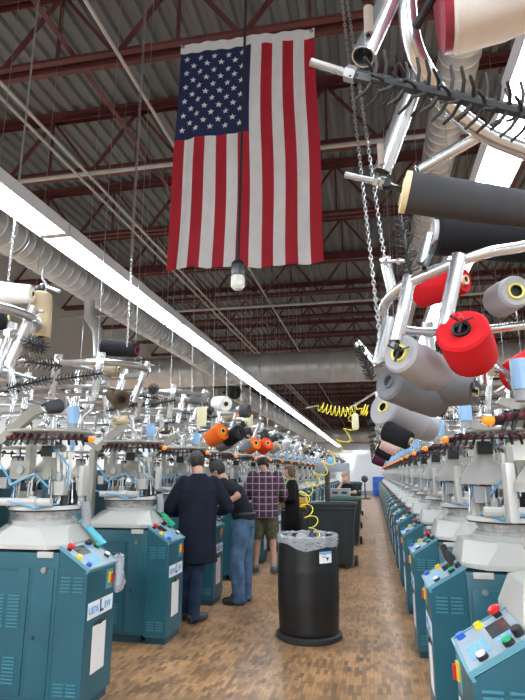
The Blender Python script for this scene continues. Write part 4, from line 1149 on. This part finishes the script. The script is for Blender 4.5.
def bin_(name, loc, w, d, h, label, lid='bin_green', body='bin_green'):
    t = root(name, loc, label, 'bin', 'wheeled bins in the aisle'); b = MB()
    b.loft([((0, 0, 0.05), w * 0.40 * 1.3, d * 0.40 * 1.3, PI / 4)] * 0 + [], 4) if False else None
    def ring(k, z): return [V((sx * w / 2 * k, sy * d / 2 * k, z)) for sx, sy in ((-1, -1), (1, -1), (1, 1), (-1, 1))]
    b.add(ring(0.82, 0.06) + ring(0.97, h * 0.88) + ring(1.03, h * 0.89) + ring(1.03, h * 0.94) + ring(0.93, h * 0.94) + ring(0.80, 0.12),
          [(3, 2, 1, 0)] + [(4 * k + i, 4 * k + (i + 1) % 4, 4 * k + 4 + (i + 1) % 4, 4 * k + 4 + i) for k in range(5) for i in range(4)] + [(20, 21, 22, 23)])
    for i in range(3): b.box(((i - 1) * w * 0.3, -d * 0.452, h * 0.48), (0.03, 0.03, h * 0.7))
    b.build('bin_body', body, t, smooth=False)
    l = MB(); l.rbox((0, 0, h * 0.965), (w * 1.07, d * 1.07, h * 0.05), 0.015); l.rbox((0, -d * 0.1, h * 0.995), (w * 0.8, d * 0.6, h * 0.02), 0.008); l.build('lid', lid, t)
    MB().tube([(-w * 0.3, d * 0.54, h * 0.93), (-w * 0.3, d * 0.62, h * 0.95), (w * 0.3, d * 0.62, h * 0.95), (w * 0.3, d * 0.54, h * 0.93)], 0.016, 8).build('handle', body, t)
    for sx in (-1, 1):
        wl = MB(); wl.lathe([(0.0, -0.03), (0.06, -0.03), (0.085, -0.02), (0.085, 0.02), (0.06, 0.03), (0.0, 0.03)], (sx * w * 0.47, d * 0.15, 0.085), (1, 0, 0), 18); wl.build('wheel', 'rubber', t)
        MB().box((sx * w * 0.3, -d * 0.36, 0.04), (0.06, 0.06, 0.08)).build('foot', 'rubber', t)
    return t


bin_('wheeled_bin', (-0.72, 9.85, 0), 0.80, 0.66, 1.05, 'dark green black wheeled bin just behind the black drum')
bin_('wheeled_bin', (-0.66, 12.7, 0), 0.72, 0.66, 1.02, 'black wheeled bin with a dull green lid in front of the seated person', 'lid_green')
bin_('wheeled_bin', (-0.72, 16.2, 0), 0.72, 0.66, 1.05, 'dark wheeled bin with green lid beyond the seated person', 'lid_green')
bin_('wheeled_bin', (-0.78, 21.0, 0), 0.72, 0.66, 1.2, 'farthest dark wheeled bin with green lid along the aisle', 'lid_green')
b = MB(); c = W(328, 507, 9.7); zb = 1.05 * 1.005
pr = []
for k in range(6): pr += [(0.038, k * 0.085), (0.046, k * 0.085 + 0.01), (0.043, k * 0.085 + 0.07), (0.036, k * 0.085 + 0.084)]
b.lathe([(0.0, 0.0)] + pr + [(0.0, 0.51)], n=18); tag(b.build('bobbin_stack', 'hair_dark', loc=(c.x, 9.7, zb)), 'dark stacked column standing on the lid of the first bin', 'column')
tt = root('tote_tray', (-0.74, 12.62, 1.035), 'grey plastic tote tray lying on the green lidded bin', 'tray')
b = MB(); b.box((0, 0, 0.008), (0.44, 0.34, 0.016))
for sx in (-1, 1): b.box((sx * 0.215, 0, 0.07), (0.014, 0.34, 0.14))
for sy in (-1, 1): b.box((0, sy * 0.165, 0.07), (0.43, 0.014, 0.14))
b.build('tray_body', 'grey_plastic', tt, smooth=False)
MB().box((0, 0, 0.147), (0.46, 0.36, 0.014)).build('tray_lid', 'panel_grey', tt, smooth=False)
b = MB()
for sx in (-0.1, 0.1): b.box((sx, -0.174, 0.07), (0.12, 0.006, 0.05))
b.build('hand_slot', 'black', tt, smooth=False)
c = W(301, 513, 10.9); tt = root('tool_case', (c.x - 0.1, 10.9, 0.0), 'yellow and red case standing behind the dark coated person', 'case')
MB().rbox((0, 0, 0.42), (0.5, 0.4, 0.82), 0.02).build('stand', 'black', tt); MB().rbox((0, 0, 0.95), (0.44, 0.34, 0.22), 0.02).build('case_body', 'crate_yellow', tt)
b = MB(); b.box((0, -0.172, 0.94), (0.43, 0.01, 0.05), 0).box((0, -0.172, 0.87), (0.43, 0.01, 0.03), 1); b.build('case_stripe', ['red_plastic', 'black'], tt, smooth=False)

# far end of the hall
tt = root('blue_drum', (0.35, 37.6, 0), 'blue plastic drum standing at the far wall', 'drum')
b = MB(); b.lathe([(0.0, 0.0), (0.36, 0.0), (0.4, 0.05), (0.41, 0.4), (0.42, 0.42), (0.41, 0.44), (0.41, 0.8), (0.42, 0.82), (0.41, 0.84), (0.4, 1.2), (0.36, 1.25), (0.0, 1.25)], n=28); b.build('barrel', 'blue_plastic', tt)
tt = root('white_board', (-0.35, 38.9, 0), 'tall white board leaning against the far wall', 'board')
MB().box((0, 0, 1.5), (2.0, 0.06, 2.6), rot=Matrix.Rotation(R(14), 3, 'Y')).build('panel', 'label_white', tt, smooth=False); MB().box((0, 0.15, 0.15), (1.9, 0.5, 0.3)).build('foot', 'grey_plastic', tt, smooth=False)
tt = root('pedestal_fan', (-0.5, 33.5, 0), 'dark pedestal fan standing in the aisle before the far wall', 'fan')
MB().lathe([(0.0, 0.0), (0.3, 0.0), (0.3, 0.05), (0.05, 0.1), (0.0, 0.1)], n=20).build('base', 'dark_steel', tt); MB().cyl((0, 0, 0.08), (0, 0, 1.1), 0.04, n=10).build('pole', 'dark_steel', tt)
b = MB(); b.lathe([(0.0, -0.1), (0.1, -0.1), (0.2, 0.0), (0.1, 0.1), (0.0, 0.1)], (0, 0, 1.15), (0, 1, 0), 20); b.build('fan_head', 'dark_steel', tt)
tt = root('storage_rack', (-1.25, 17.8, 0), 'tall open rack with a long grey box on top, beyond the seated person', 'rack')
for sx in (-0.5, 0.5):
    for sy in (-0.25, 0.25): MB().box((sx, sy, 0.78), (0.04, 0.04, 1.56)).build('post', 'grey_plastic', tt, smooth=False)
MB().box((0, 0, 1.57), (1.15, 0.6, 0.03)).build('shelf', 'grey_plastic', tt, smooth=False)
tt = tag(MB().rbox((0, 0, 0.12), (1.05, 0.5, 0.24), 0.02).build('long_box', 'grey_plastic', loc=(-1.25, 17.8, 1.587)), 'long grey box lying on the tall open rack', 'box')
tt = tag(MB().rbox((0, 0, 0.1), (0.24, 0.22, 0.16), 0.05).build('blue_bundle', 'print_blue', loc=(-1.3, 17.8, 1.809)), 'blue bundle on top of the long grey box', 'bundle')

# bag and cloth at the first control boxes
c = V((-1.99, 4.10, 0.90)); tt = root('sock_bag', c, 'clear plastic bag hanging on a black rod beside the first machine', 'bag')
MB().cyl((-0.12, -0.03, 0.03), (0.06, 0.0, 0.03), 0.022, n=10).build('rod', 'rubber', tt)
b = MB(); rr = random.Random(8)
for i, (r, h) in enumerate(((0.02, 0.04), (0.05, 0.03), (0.06, -0.03), (0.07, -0.10), (0.08, -0.17), (0.05, -0.22), (0.01, -0.23))):
    for k in range(20):
        a = 2 * PI * k / 20; q = r * (1 + 0.25 * math.sin(3 * a + i) + rr.uniform(-0.12, 0.12)); b.v.append((0.06 + q * 0.6 * math.cos(a), q * math.sin(a), h + rr.uniform(-0.01, 0.01)))
for i in range(6):
    for k in range(20): q = (k + 1) % 20; b.f.append((i * 20 + k, i * 20 + q, i * 20 + 20 + q, i * 20 + 20 + k)); b.m.append(0)
b.build('bag_film', 'plastic_film', tt)
for y, m, lab in ((3.98 + 0.12, 'cyan_plastic', 'cyan plastic strip leaning on the cover of the first machine'), (3.98 + 1.535 + 0.12, 'green_plastic', 'green plastic strip leaning on the cover of the second machine')):
    b = MB(); b.beam((-2.235, y - 0.05, 1.19), (-2.045, y - 0.03, 1.015), 0.085, 0.012, up=(1, 0, 1)); tag(b.build('plastic_strip', m), lab, 'strip', 'plastic strips')
c = W(287 / 3 + 350, 230 / 3 + 480, 3.66)
t2 = root('black_glove', (0.50, 4.10 - 0.02, 0.93), 'crumpled black glove lying on the second machine control panel', 'glove')
b = MB(); b.ell((0, 0, 0.02), (0.055, 0.075, 0.035), 14, 8)
for k in range(4): b.tube([(0.02 - 0.02 * k, 0.05, 0.02), (0.03 - 0.024 * k, 0.10, 0.03), (0.02 - 0.02 * k, 0.13, 0.01)], [0.014, 0.013, 0.010], 8)
b.map(lambda p: Matrix.Rotation(R(60), 3, 'Z') @ Matrix.Rotation(R(55), 3, 'X') @ (p * 0.85 + V((0, 0.05, 0)))).build('glove_body', 'rubber', t2)


# ------------------------------------------------------------------ people
def voxel(mb, name, m, size, parent, it=4, sm=0.5):
    """one continuous surface out of overlapping volumes"""
    me = mb.mesh('tmp', m); o = bpy.data.objects.new('tmp', me); COL.objects.link(o)
    r = o.modifiers.new('r', 'REMESH'); r.mode = 'VOXEL'; r.voxel_size = size; r.use_smooth_shade = True
    k = o.modifiers.new('s', 'SMOOTH'); k.factor = sm; k.iterations = it
    dg = bpy.context.evaluated_depsgraph_get(); dg.update()
    me2 = bpy.data.meshes.new_from_object(o.evaluated_get(dg)); bpy.data.objects.remove(o)
    me2.materials.clear()
    for q in (m if isinstance(m, (list, tuple)) else [m]): me2.materials.append(MATS[q])
    for p in me2.polygons: p.material_index = 0; p.use_smooth = True
    o = bpy.data.objects.new(name, me2); COL.objects.link(o); o.parent = parent
    return o


def limb(b, pts, rs, n=14):
    pts = [V(p) for p in pts]
    for i in range(len(pts) - 1):
        steps = 6
        P = [pts[i].lerp(pts[i + 1], k / steps) for k in range(steps + 1)]
        bulge = 0.05 * (rs[i])
        b.tube(P, [rs[i] + (rs[i + 1] - rs[i]) * k / steps + bulge * math.sin(PI * k / steps) for k in range(steps + 1)], n)
    for p, r in zip(pts, rs): b.ell(p, (r, r, r), 12, 8)
    return b


def hand(b, wrist, d, palm_n, L=0.18):
    """palm, four unequal bent fingers and a thumb from the side of the palm; d: pointing direction, palm_n: the way the palm faces"""
    w = V(wrist); d = V(d).normalized(); nn = V(palm_n); nn = (nn - d * nn.dot(d)).normalized(); sd = d.cross(nn)
    for k in range(5): 
        c = w + d * (0.015 + 0.017 * k); q = 0.026 + 0.003 * k
        rot = Matrix((sd, d, nn)).transposed()
        b.ell(c, (q, 0.022, 0.014), 12, 8, 0, rot)
    for k, (o, ln) in enumerate(((-0.029, 0.070), (-0.010, 0.080), (0.010, 0.076), (0.028, 0.060))):
        p = w + d * 0.078 + sd * o; q = p + d * ln * 0.45 + nn * 0.006; r = q + d * ln * 0.28 + nn * ln * 0.18; e = r + d * ln * 0.12 + nn * ln * 0.22
        b.tube([w + d * 0.05 + sd * o * 0.8, p, q, r, e], [0.009, 0.0095, 0.009, 0.0082, 0.006], 8)
    p = w + d * 0.025 - sd * 0.028; b.tube([w + d * 0.015 - sd * 0.01, p, p + d * 0.03 - sd * 0.022 + nn * 0.008, p + d * 0.055 - sd * 0.026 + nn * 0.018], [0.011, 0.0115, 0.010, 0.007], 8)


def head_parts(b, c, rot, ex):
    """skull, jaw, nose, ears into b; eyes, lips kept apart in ex"""
    c = V(c); T = lambda p: rot @ V(p) + c
    b.ell(T((0, -0.012, 0.028)), (0.077, 0.097, 0.098), 20, 14, 0, rot); b.ell(T((0, 0.018, -0.035)), (0.062, 0.074, 0.078), 18, 12, 0, rot)
    b.ell(T((0, 0.050, -0.085)), (0.030, 0.028, 0.024), 12, 8, 0, rot)
    b.tube([T((0, 0.080, 0.018)), T((0, 0.096, -0.010)), T((0, 0.108, -0.030)), T((0, 0.092, -0.036))], [0.009, 0.011, 0.014, 0.011], 8)
    for sx in (-1, 1):
        b.ell(T((sx * 0.078, -0.012, -0.004)), (0.010, 0.020, 0.031), 10, 8, 0, rot); b.ell(T((sx * 0.032, 0.072, 0.028)), (0.024, 0.014, 0.009), 10, 6, 0, rot)
        b.ell(T((sx * 0.014, 0.090, -0.033)), (0.009, 0.010, 0.008), 8, 6, 0, rot)
        e = T((sx * 0.031, 0.0785, 0.008)); ex.ell(e, (0.0135, 0.0095, 0.008), 10, 8, 0, rot); ex.ell(T((sx * 0.031, 0.0875, 0.008)), (0.0055, 0.003, 0.0055), 8, 6, 1, rot)
    ex.ell(T((0, 0.090, -0.058)), (0.022, 0.008, 0.005), 10, 6, 2, rot); ex.ell(T((0, 0.087, -0.066)), (0.019, 0.008, 0.006), 10, 6, 2, rot)


def hair(c, rot, m, parent, keep, grow=1.09, extra=None):
    """a cap of hair: the skull's shell where keep(p) holds, with thickness"""
    b = MB(); n, k = 30, 22; c = V(c); pts = {}
    out = MB(); rr = random.Random(4)
    for i in range(k + 1):
        t = PI * i / k
        for j in range(n):
            a = 2 * PI * j / n
            p = V((0.077 * math.sin(t) * math.cos(a), 0.097 * math.sin(t) * math.sin(a) - 0.012, 0.098 * math.cos(t) + 0.028))
            if keep(p): out.ell(rot @ (V((p.x * grow, (p.y + 0.012) * grow - 0.012, (p.z - 0.028) * grow + 0.028))) + c, (0.015, 0.015, 0.014), 6, 4)
    if extra: extra(out, lambda p: rot @ V(p) + c)
    return voxel(out, 'hair', m, 0.008, parent, 2)


def foot(b, ankle, d, L=0.26):
    a = V(ankle); d = V((d[0], d[1], 0)).normalized(); z = a.z
    b.tube([V((a.x, a.y, 0.045)) - d * 0.055, V((a.x, a.y, 0.05)) + d * 0.02, V((a.x, a.y, 0.042)) + d * 0.10, V((a.x, a.y, 0.036)) + d * 0.165], [0.036, 0.045, 0.044, 0.030], 12)
    b.tube([V((a.x, a.y, 0.05)), a + V((0, 0, 0.02))], [0.042, 0.040], 12)


def clampz(o, z=0.002):
    for v in o.data.vertices:
        if v.co.z < z: v.co.z = z


def EU(x, y, z): return (Matrix.Rotation(R(z), 3, 'Z') @ Matrix.Rotation(R(x), 3, 'X') @ Matrix.Rotation(R(y), 3, 'Y'))


def person(loc, rz, label, J, torso, head_c, head_r, hair_m, hair_keep, hair_extra=None, group=None):
    t = root('person', loc, label, 'person', group, R(rz))
    b = MB(); ex = MB()
    b.loft([(c, w * 0.86, d * 0.86, a) for c, w, d, a in torso], 20)
    hc = V(head_c); hr = head_r
    b.tube([V(J['neck']), hc + hr @ V((0, -0.022, -0.06))], [0.056, 0.052], 14)
    head_parts(b, hc, hr, ex)
    for sd in 'LR':
        limb(b, [J['sh' + sd], J['el' + sd], J['wr' + sd]], [0.050, 0.040, 0.027])
        d = V(J['wr' + sd]) - V(J['el' + sd]); d2 = V(J.get('hd' + sd, d)); hand(b, J['wr' + sd], d2, J.get('pn' + sd, (0, 0, -1)))
        limb(b, [J['hp' + sd], J['kn' + sd], J['an' + sd]], [0.085, 0.056, 0.038])
        foot(b, J['an' + sd], J['tx' + sd])
    body = voxel(b, 'body', ['skin'], 0.0072, t, 2); clampz(body, 0.012)
    ex.build('face', ['eye_white', 'hair_dark', 'lip'], t)
    hair(head_c, head_r, hair_m, t, hair_keep, 1.06, hair_extra)
    return t


def sleeve(b, J, sd, rs, cut=1.0):
    s_, e, w = V(J['sh' + sd]), V(J['el' + sd]), V(J['wr' + sd])
    if cut <= 1: limb(b, [s_, s_.lerp(e, cut)], rs[:2])
    else: limb(b, [s_, e, e.lerp(w, cut - 1)], rs)


def trousers(t, J, m, rs, cut=1.0, waist=None, name='trousers'):
    b = MB()
    for sd in 'LR':
        k = V(J['kn' + sd]); a = V(J['an' + sd]) - V((0, 0, 0.03)); h = V(J['hp' + sd])
        if cut >= 1: limb(b, [h, k, a], rs); b.tube([a + V((0, 0, 0.03)), a - V((0, 0, 0.02))], [rs[2] + 0.006, rs[2] + 0.016], 14)
        else:
            e = h.lerp(k, cut) if cut > 0.0 else k; b.tube([h, h.lerp(e, 0.5), e], [rs[0], rs[0], rs[1]], 16)
    c = (V(J['hpL']) + V(J['hpR'])) / 2
    w = V(waist) if waist else c + V((0, 0, 0.12))
    b.loft([(c + V((0, 0, -0.05)), 0.17, 0.115, 0), (c + V((0, 0, 0.03)), 0.178, 0.125, 0), (w, 0.155, 0.115, 0)], 20)
    return voxel(b, name, m, 0.010, t, 4)


def shoes(t, J, m, extra=0.008):
    for sd in 'LR':
        b = MB(); a = V(J['an' + sd]); d = V((J['tx' + sd][0], J['tx' + sd][1], 0)).normalized()
        b.tube([V((a.x, a.y, 0.045)) - d * 0.07, V((a.x, a.y, 0.055)) + d * 0.0, V((a.x, a.y, 0.05)) + d * 0.10, V((a.x, a.y, 0.042)) + d * 0.18, V((a.x, a.y, 0.04)) + d * 0.205], [0.042, 0.054, 0.052, 0.042, 0.026], 14)
        b.tube([V((a.x, a.y, 0.05)), V((a.x, a.y, 0.105))], [0.05, 0.047], 14)
        o = voxel(b, 'shoe', m, 0.008, t, 2); clampz(o, 0.002)


BASE = dict(hpL=(-0.09, 0, 0.92), hpR=(0.09, 0, 0.92), knL=(-0.10, 0.02, 0.50), knR=(0.10, 0.02, 0.50), anL=(-0.11, 0, 0.085), anR=(0.11, 0, 0.085), txL=(-0.2, 1), txR=(0.2, 1),
            shL=(-0.185, 0, 1.45), shR=(0.185, 0, 1.45), neck=(0, 0, 1.48))

# the coat wearer, seen from behind, bent over the machines
J = dict(BASE, hpL=(-0.10, 0, 0.92), hpR=(0.06, 0, 0.92), knL=(-0.12, 0.06, 0.50), knR=(0.00, 0.03, 0.50), anL=(-0.13, 0.10, 0.085), anR=(-0.02, -0.04, 0.085), txL=(-0.2, 1), txR=(0.75, 0.75),
         shL=(-0.165, 0.06, 1.435), shR=(0.165, 0.06, 1.435), elL=(-0.325, 0.03, 1.16), elR=(0.335, 0.04, 1.17), wrL=(-0.24, 0.29, 1.10), wrR=(0.24, 0.30, 1.10), neck=(0, 0.07, 1.50))
tors = [((0, 0, 0.90), 0.17, 0.12, 0), ((0, 0.0, 1.05), 0.16, 0.115, 0), ((0, 0.02, 1.25), 0.185, 0.12, 0), ((0, 0.045, 1.40), 0.20, 0.115, 0), ((0, 0.065, 1.49), 0.13, 0.08, 0), ((0, 0.07, 1.52), 0.07, 0.06, 0)]
P = person((-1.91, 5.98, 0), 18, 'person seen from behind in a long dark navy coat and jeans, bent over the machines', J, tors, (-0.03, 0.17, 1.645), EU(-32, 0, 18), 'hair_dark', lambda p: p.z > 0.005 and (p.y < 0.05 or p.z > 0.09) or (p.y < -0.015 and p.z > -0.075), group='people in the aisle')
b = MB(); b.loft([((-0.02, -0.01, 0.60), 0.245, 0.165, 0), ((-0.02, -0.01, 0.80), 0.225, 0.165, 0), ((0, 0, 1.0), 0.205, 0.155, 0), ((0, 0.015, 1.2), 0.215, 0.15, 0), ((0, 0.035, 1.36), 0.225, 0.145, 0), ((0, 0.055, 1.45), 0.20, 0.12, 0), ((0, 0.066, 1.50), 0.11, 0.09, 0), ((0, 0.072, 1.535), 0.075, 0.07, 0)], 24)
for sd in 'LR': sleeve(b, J, sd, [0.080, 0.070, 0.058], 1.85)
voxel(b, 'coat', 'coat_navy', 0.011, P, 5)
trousers(P, J, 'jeans_dark', [0.10, 0.078, 0.062]); shoes(P, J, 'leather')
b = MB(); hr = EU(-32, 0, 18); c = V((-0.03, 0.17, 1.645))
b.tube([c + hr @ V((0.087 * math.cos(a), 0.108 * math.sin(a) - 0.012, 0.045 + 0.012 * math.sin(a))) for a in [2 * PI * i / 24 for i in range(24)]], 0.009, 6, closed=True); b.build('headband', 'dark_steel', P)

# the one in jeans, leaning in from the aisle
J = dict(BASE, hpL=(-0.09, -0.02, 0.94), hpR=(0.09, -0.02, 0.94), knL=(-0.11, 0.04, 0.50), knR=(0.10, 0.0, 0.50), shL=(-0.19, 0.20, 1.40), shR=(0.19, 0.22, 1.38), elL=(-0.29, -0.03, 1.27), wrL=(-0.30, 0.20, 1.13), elR=(0.28, 0.36, 1.14), wrR=(0.2, 0.52, 1.08), neck=(0, 0.25, 1.44))
tors = [((0, -0.02, 0.92), 0.17, 0.12, 0), ((0, 0.0, 1.05), 0.16, 0.115, 0), ((0, 0.10, 1.23), 0.185, 0.13, 0), ((0, 0.17, 1.36), 0.20, 0.125, 0), ((0, 0.22, 1.43), 0.13, 0.09, 0), ((0, 0.26, 1.46), 0.07, 0.06, 0)]
P = person((-1.62, 6.92, 0), 84, 'person in black t-shirt and faded blue jeans leaning in beside the coat wearer', J, tors, (0.0, 0.36, 1.56), EU(-30, 0, 0), 'hair_dark', lambda p: p.z > 0.01 and (p.y < 0.05 or p.z > 0.09) or (p.y < -0.015 and p.z > -0.075), group='people in the aisle')
b = MB(); b.loft([((0, -0.02, 0.97), 0.185, 0.14, 0), ((0, 0.02, 1.08), 0.18, 0.14, 0), ((0, 0.10, 1.23), 0.205, 0.15, 0), ((0, 0.17, 1.36), 0.215, 0.14, 0), ((0, 0.22, 1.43), 0.15, 0.10, 0), ((0, 0.255, 1.46), 0.08, 0.07, 0)], 22)
for sd in 'LR': sleeve(b, J, sd, [0.085, 0.070], 0.72)
voxel(b, 'shirt', 'tee_black', 0.011, P, 4)
trousers(P, J, 'jeans', [0.108, 0.088, 0.075], waist=(0, -0.01, 1.06)); shoes(P, J, 'rubber')
b = MB(); b.tube([V((0.166 * math.cos(a), 0.126 * math.sin(a) - 0.01, 1.045)) for a in [2 * PI * i / 28 for i in range(28)]], 0.018, 8, closed=True); b.build('belt', 'leather', P)

# plaid shirt and shorts
J = dict(BASE, knL=(-0.12, 0.05, 0.50), anL=(-0.15, 0.10, 0.085), knR=(0.12, 0.0, 0.50), anR=(0.13, -0.02, 0.085), shL=(-0.20, 0, 1.49), shR=(0.20, 0, 1.49), elL=(-0.31, 0.06, 1.20), elR=(0.31, 0.0, 1.20), wrL=(-0.22, 0.30, 1.12), wrR=(0.27, 0.24, 1.06), neck=(0, 0, 1.52), txR=(0.35, 1))
tors = [((0, 0, 0.92), 0.18, 0.13, 0), ((0, 0, 1.08), 0.175, 0.13, 0), ((0, 0, 1.28), 0.20, 0.13, 0), ((0, 0, 1.43), 0.205, 0.12, 0), ((0, 0, 1.52), 0.14, 0.085, 0), ((0, 0, 1.56), 0.07, 0.06, 0)]
P = person((-1.73, 8.95, 0), 14, 'balding person from behind in a plaid shirt and olive shorts', J, tors, (-0.05, 0.045, 1.70), EU(-12, 0, 18), 'hair_dark', lambda p: -0.045 < p.z < 0.06 and p.y < 0.02, group='people in the aisle')
b = MB(); b.loft([((0, 0, 0.84), 0.215, 0.165, 0), ((0, 0, 1.0), 0.205, 0.165, 0), ((0, 0, 1.2), 0.22, 0.16, 0), ((0, 0, 1.38), 0.232, 0.15, 0), ((0, 0, 1.47), 0.205, 0.125, 0), ((0, 0, 1.53), 0.12, 0.09, 0), ((0, 0, 1.56), 0.078, 0.072, 0)], 24)
for sd in 'LR': sleeve(b, J, sd, [0.085, 0.070, 0.052], 1.75)
voxel(b, 'plaid_shirt', 'plaid', 0.011, P, 4)
trousers(P, J, 'shorts_olive', [0.118, 0.105], cut=0.96, name='shorts'); shoes(P, J, 'shoe_grey')
for sd in 'LR':
    a = V(J['an' + sd]); MB().tube([a + V((0, 0, 0.0)), a + V((0, 0.0, 0.03)), a.lerp(V(J['kn' + sd]), 0.16)], [0.046, 0.045, 0.047], 14).build('sock', 'grey_plastic', P)

# dark coat and green collar, facing the machines
J = dict(BASE, hpL=(-0.085, 0, 0.86), hpR=(0.085, 0, 0.86), knL=(-0.09, 0.02, 0.47), knR=(0.09, 0.02, 0.47), shL=(-0.17, 0, 1.34), shR=(0.17, 0, 1.34), elL=(-0.22, -0.02, 1.08), elR=(0.23, 0.02, 1.08), wrL=(-0.16, 0.22, 1.04), wrR=(0.16, 0.24, 1.03), neck=(0, 0, 1.37))
tors = [((0, 0, 0.84), 0.165, 0.115, 0), ((0, 0, 1.0), 0.145, 0.105, 0), ((0, 0, 1.2), 0.17, 0.115, 0), ((0, 0, 1.31), 0.175, 0.105, 0), ((0, 0, 1.38), 0.11, 0.075, 0), ((0, 0, 1.41), 0.06, 0.055, 0)]
P = person((-1.50, 10.3, 0), 98, 'person with brown hair in a black coat over a green top, hand at the machine', J, tors, (0, 0.03, 1.54), EU(-4, 0, 10), 'hair_brown', lambda p: p.z > 0.06 or p.y < 0.03, lambda o, T: [o.ell(T((sx * 0.06, -0.035, -0.03)), (0.035, 0.055, 0.07), 12, 8) for sx in (-1, 1)] + [o.ell(T((0, -0.06, -0.01)), (0.07, 0.05, 0.09), 12, 8), o.ell(T((0, 0.0, 0.10)), (0.075, 0.09, 0.04), 12, 8)], group='people in the aisle')
b = MB(); n = 0
b.loft([((0, -0.02, 0.42), 0.225, 0.16, 0), ((0, -0.02, 0.7), 0.205, 0.15, 0), ((0, -0.015, 0.95), 0.18, 0.135, 0), ((0, -0.01, 1.18), 0.195, 0.135, 0), ((0, -0.01, 1.30), 0.195, 0.12, 0), ((0, -0.015, 1.37), 0.12, 0.085, 0), ((0, -0.02, 1.41), 0.075, 0.06, 0)], 24)
for sd in 'LR': sleeve(b, J, sd, [0.078, 0.066, 0.054], 1.8)
voxel(b, 'coat', 'coat_black', 0.011, P, 4)
b = MB(); b.loft([((0, 0.045, 0.95), 0.07, 0.10, 0), ((0, 0.05, 1.15), 0.065, 0.105, 0), ((0, 0.04, 1.30), 0.075, 0.095, 0), ((0, 0.02, 1.38), 0.075, 0.075, 0), ((0, 0.012, 1.42), 0.066, 0.066, 0)], 18)
voxel(b, 'green_top', 'shirt_green', 0.010, P, 3)
trousers(P, J, 'coat_black', [0.09, 0.07, 0.06]); shoes(P, J, 'leather')
for sd in 'LR':
    e, w = V(J['el' + sd]), V(J['wr' + sd]); MB().tube([e.lerp(w, 0.78), e.lerp(w, 0.97)], [0.045, 0.043], 14).build('cuff', 'shirt_green', P)

# far person resting the chin on a hand, seated on a stool behind the second bin
J = dict(BASE, hpL=(-0.10, -0.24, 0.82), hpR=(0.10, -0.24, 0.82), knL=(-0.14, 0.17, 0.76), knR=(0.14, 0.17, 0.76), anL=(-0.14, 0.12, 0.36), anR=(0.14, 0.12, 0.36), shL=(-0.185, 0.02, 1.31), shR=(0.185, 0.02, 1.31), elL=(-0.24, 0.30, 1.19), wrL=(-0.05, 0.40, 1.20), elR=(0.20, 0.28, 1.19), wrR=(0.10, 0.17, 1.40), hdR=(-0.3, -0.15, 1), pnR=(-1, -0.4, 0), neck=(0, 0.05, 1.35), hdL=(1, 0.1, 0))
tors = [((0, -0.24, 0.80), 0.17, 0.13, 0), ((0, -0.19, 0.95), 0.16, 0.125, 0), ((0, -0.08, 1.15), 0.185, 0.125, 0), ((0, 0.0, 1.28), 0.195, 0.115, 0), ((0, 0.04, 1.36), 0.12, 0.08, 0), ((0, 0.06, 1.39), 0.07, 0.06, 0)]
P = root('person', (0, 0, 0)) if False else None
BASE2 = J
t_ = person((-0.60, 13.42, -0.10), 168, 'fair haired person in a black t-shirt, chin on hand behind the grey tray', J, tors, (0.02, 0.12, 1.52), EU(-10, 8, -10), 'hair_blonde', lambda p: p.z > 0.055 or p.y < 0.0, group='people in the aisle')
b = MB(); b.loft([((0, -0.24, 0.84), 0.185, 0.15, 0), ((0, -0.18, 0.98), 0.18, 0.145, 0), ((0, -0.08, 1.15), 0.205, 0.145, 0), ((0, 0.0, 1.28), 0.21, 0.13, 0), ((0, 0.04, 1.35), 0.13, 0.09, 0), ((0, 0.055, 1.39), 0.078, 0.07, 0)], 22)
for sd in 'LR': sleeve(b, J, sd, [0.085, 0.068], 0.7)
voxel(b, 'shirt', 'tee_black', 0.011, t_, 4)
trousers(t_, J, 'jeans_dark', [0.10, 0.08, 0.065], waist=(0, -0.22, 0.94))
for sd in 'LR':
    b = MB(); a = V(J['an' + sd]); limb(b, [a + V((0, -0.06, -0.03)), a + V((0, 0.07, -0.035)), a + V((0, 0.17, -0.045))], [0.05, 0.048, 0.035]); voxel(b, 'shoe', 'rubber', 0.009, t_, 2)
tt = root('stool', (-0.55, 13.66, 0), 'tall stool under the seated fair haired person', 'stool')
b = MB(); b.lathe([(0.0, 0.56), (0.18, 0.56), (0.19, 0.58), (0.18, 0.605), (0.0, 0.61)], n=24); b.build('seat', 'rubber', tt)
for k in range(4):
    a = PI / 4 + PI / 2 * k; MB().cyl((0.13 * math.cos(a), 0.13 * math.sin(a), 0.56), (0.21 * math.cos(a), 0.21 * math.sin(a), 0.0), 0.014, n=8).build('leg', 'steel', tt)
b = MB(); b.tube([(0.175 * math.cos(2 * PI * i / 24), 0.175 * math.sin(2 * PI * i / 24), 0.28) for i in range(24)], 0.01, 6, closed=True); b.build('foot_ring', 'steel', tt)
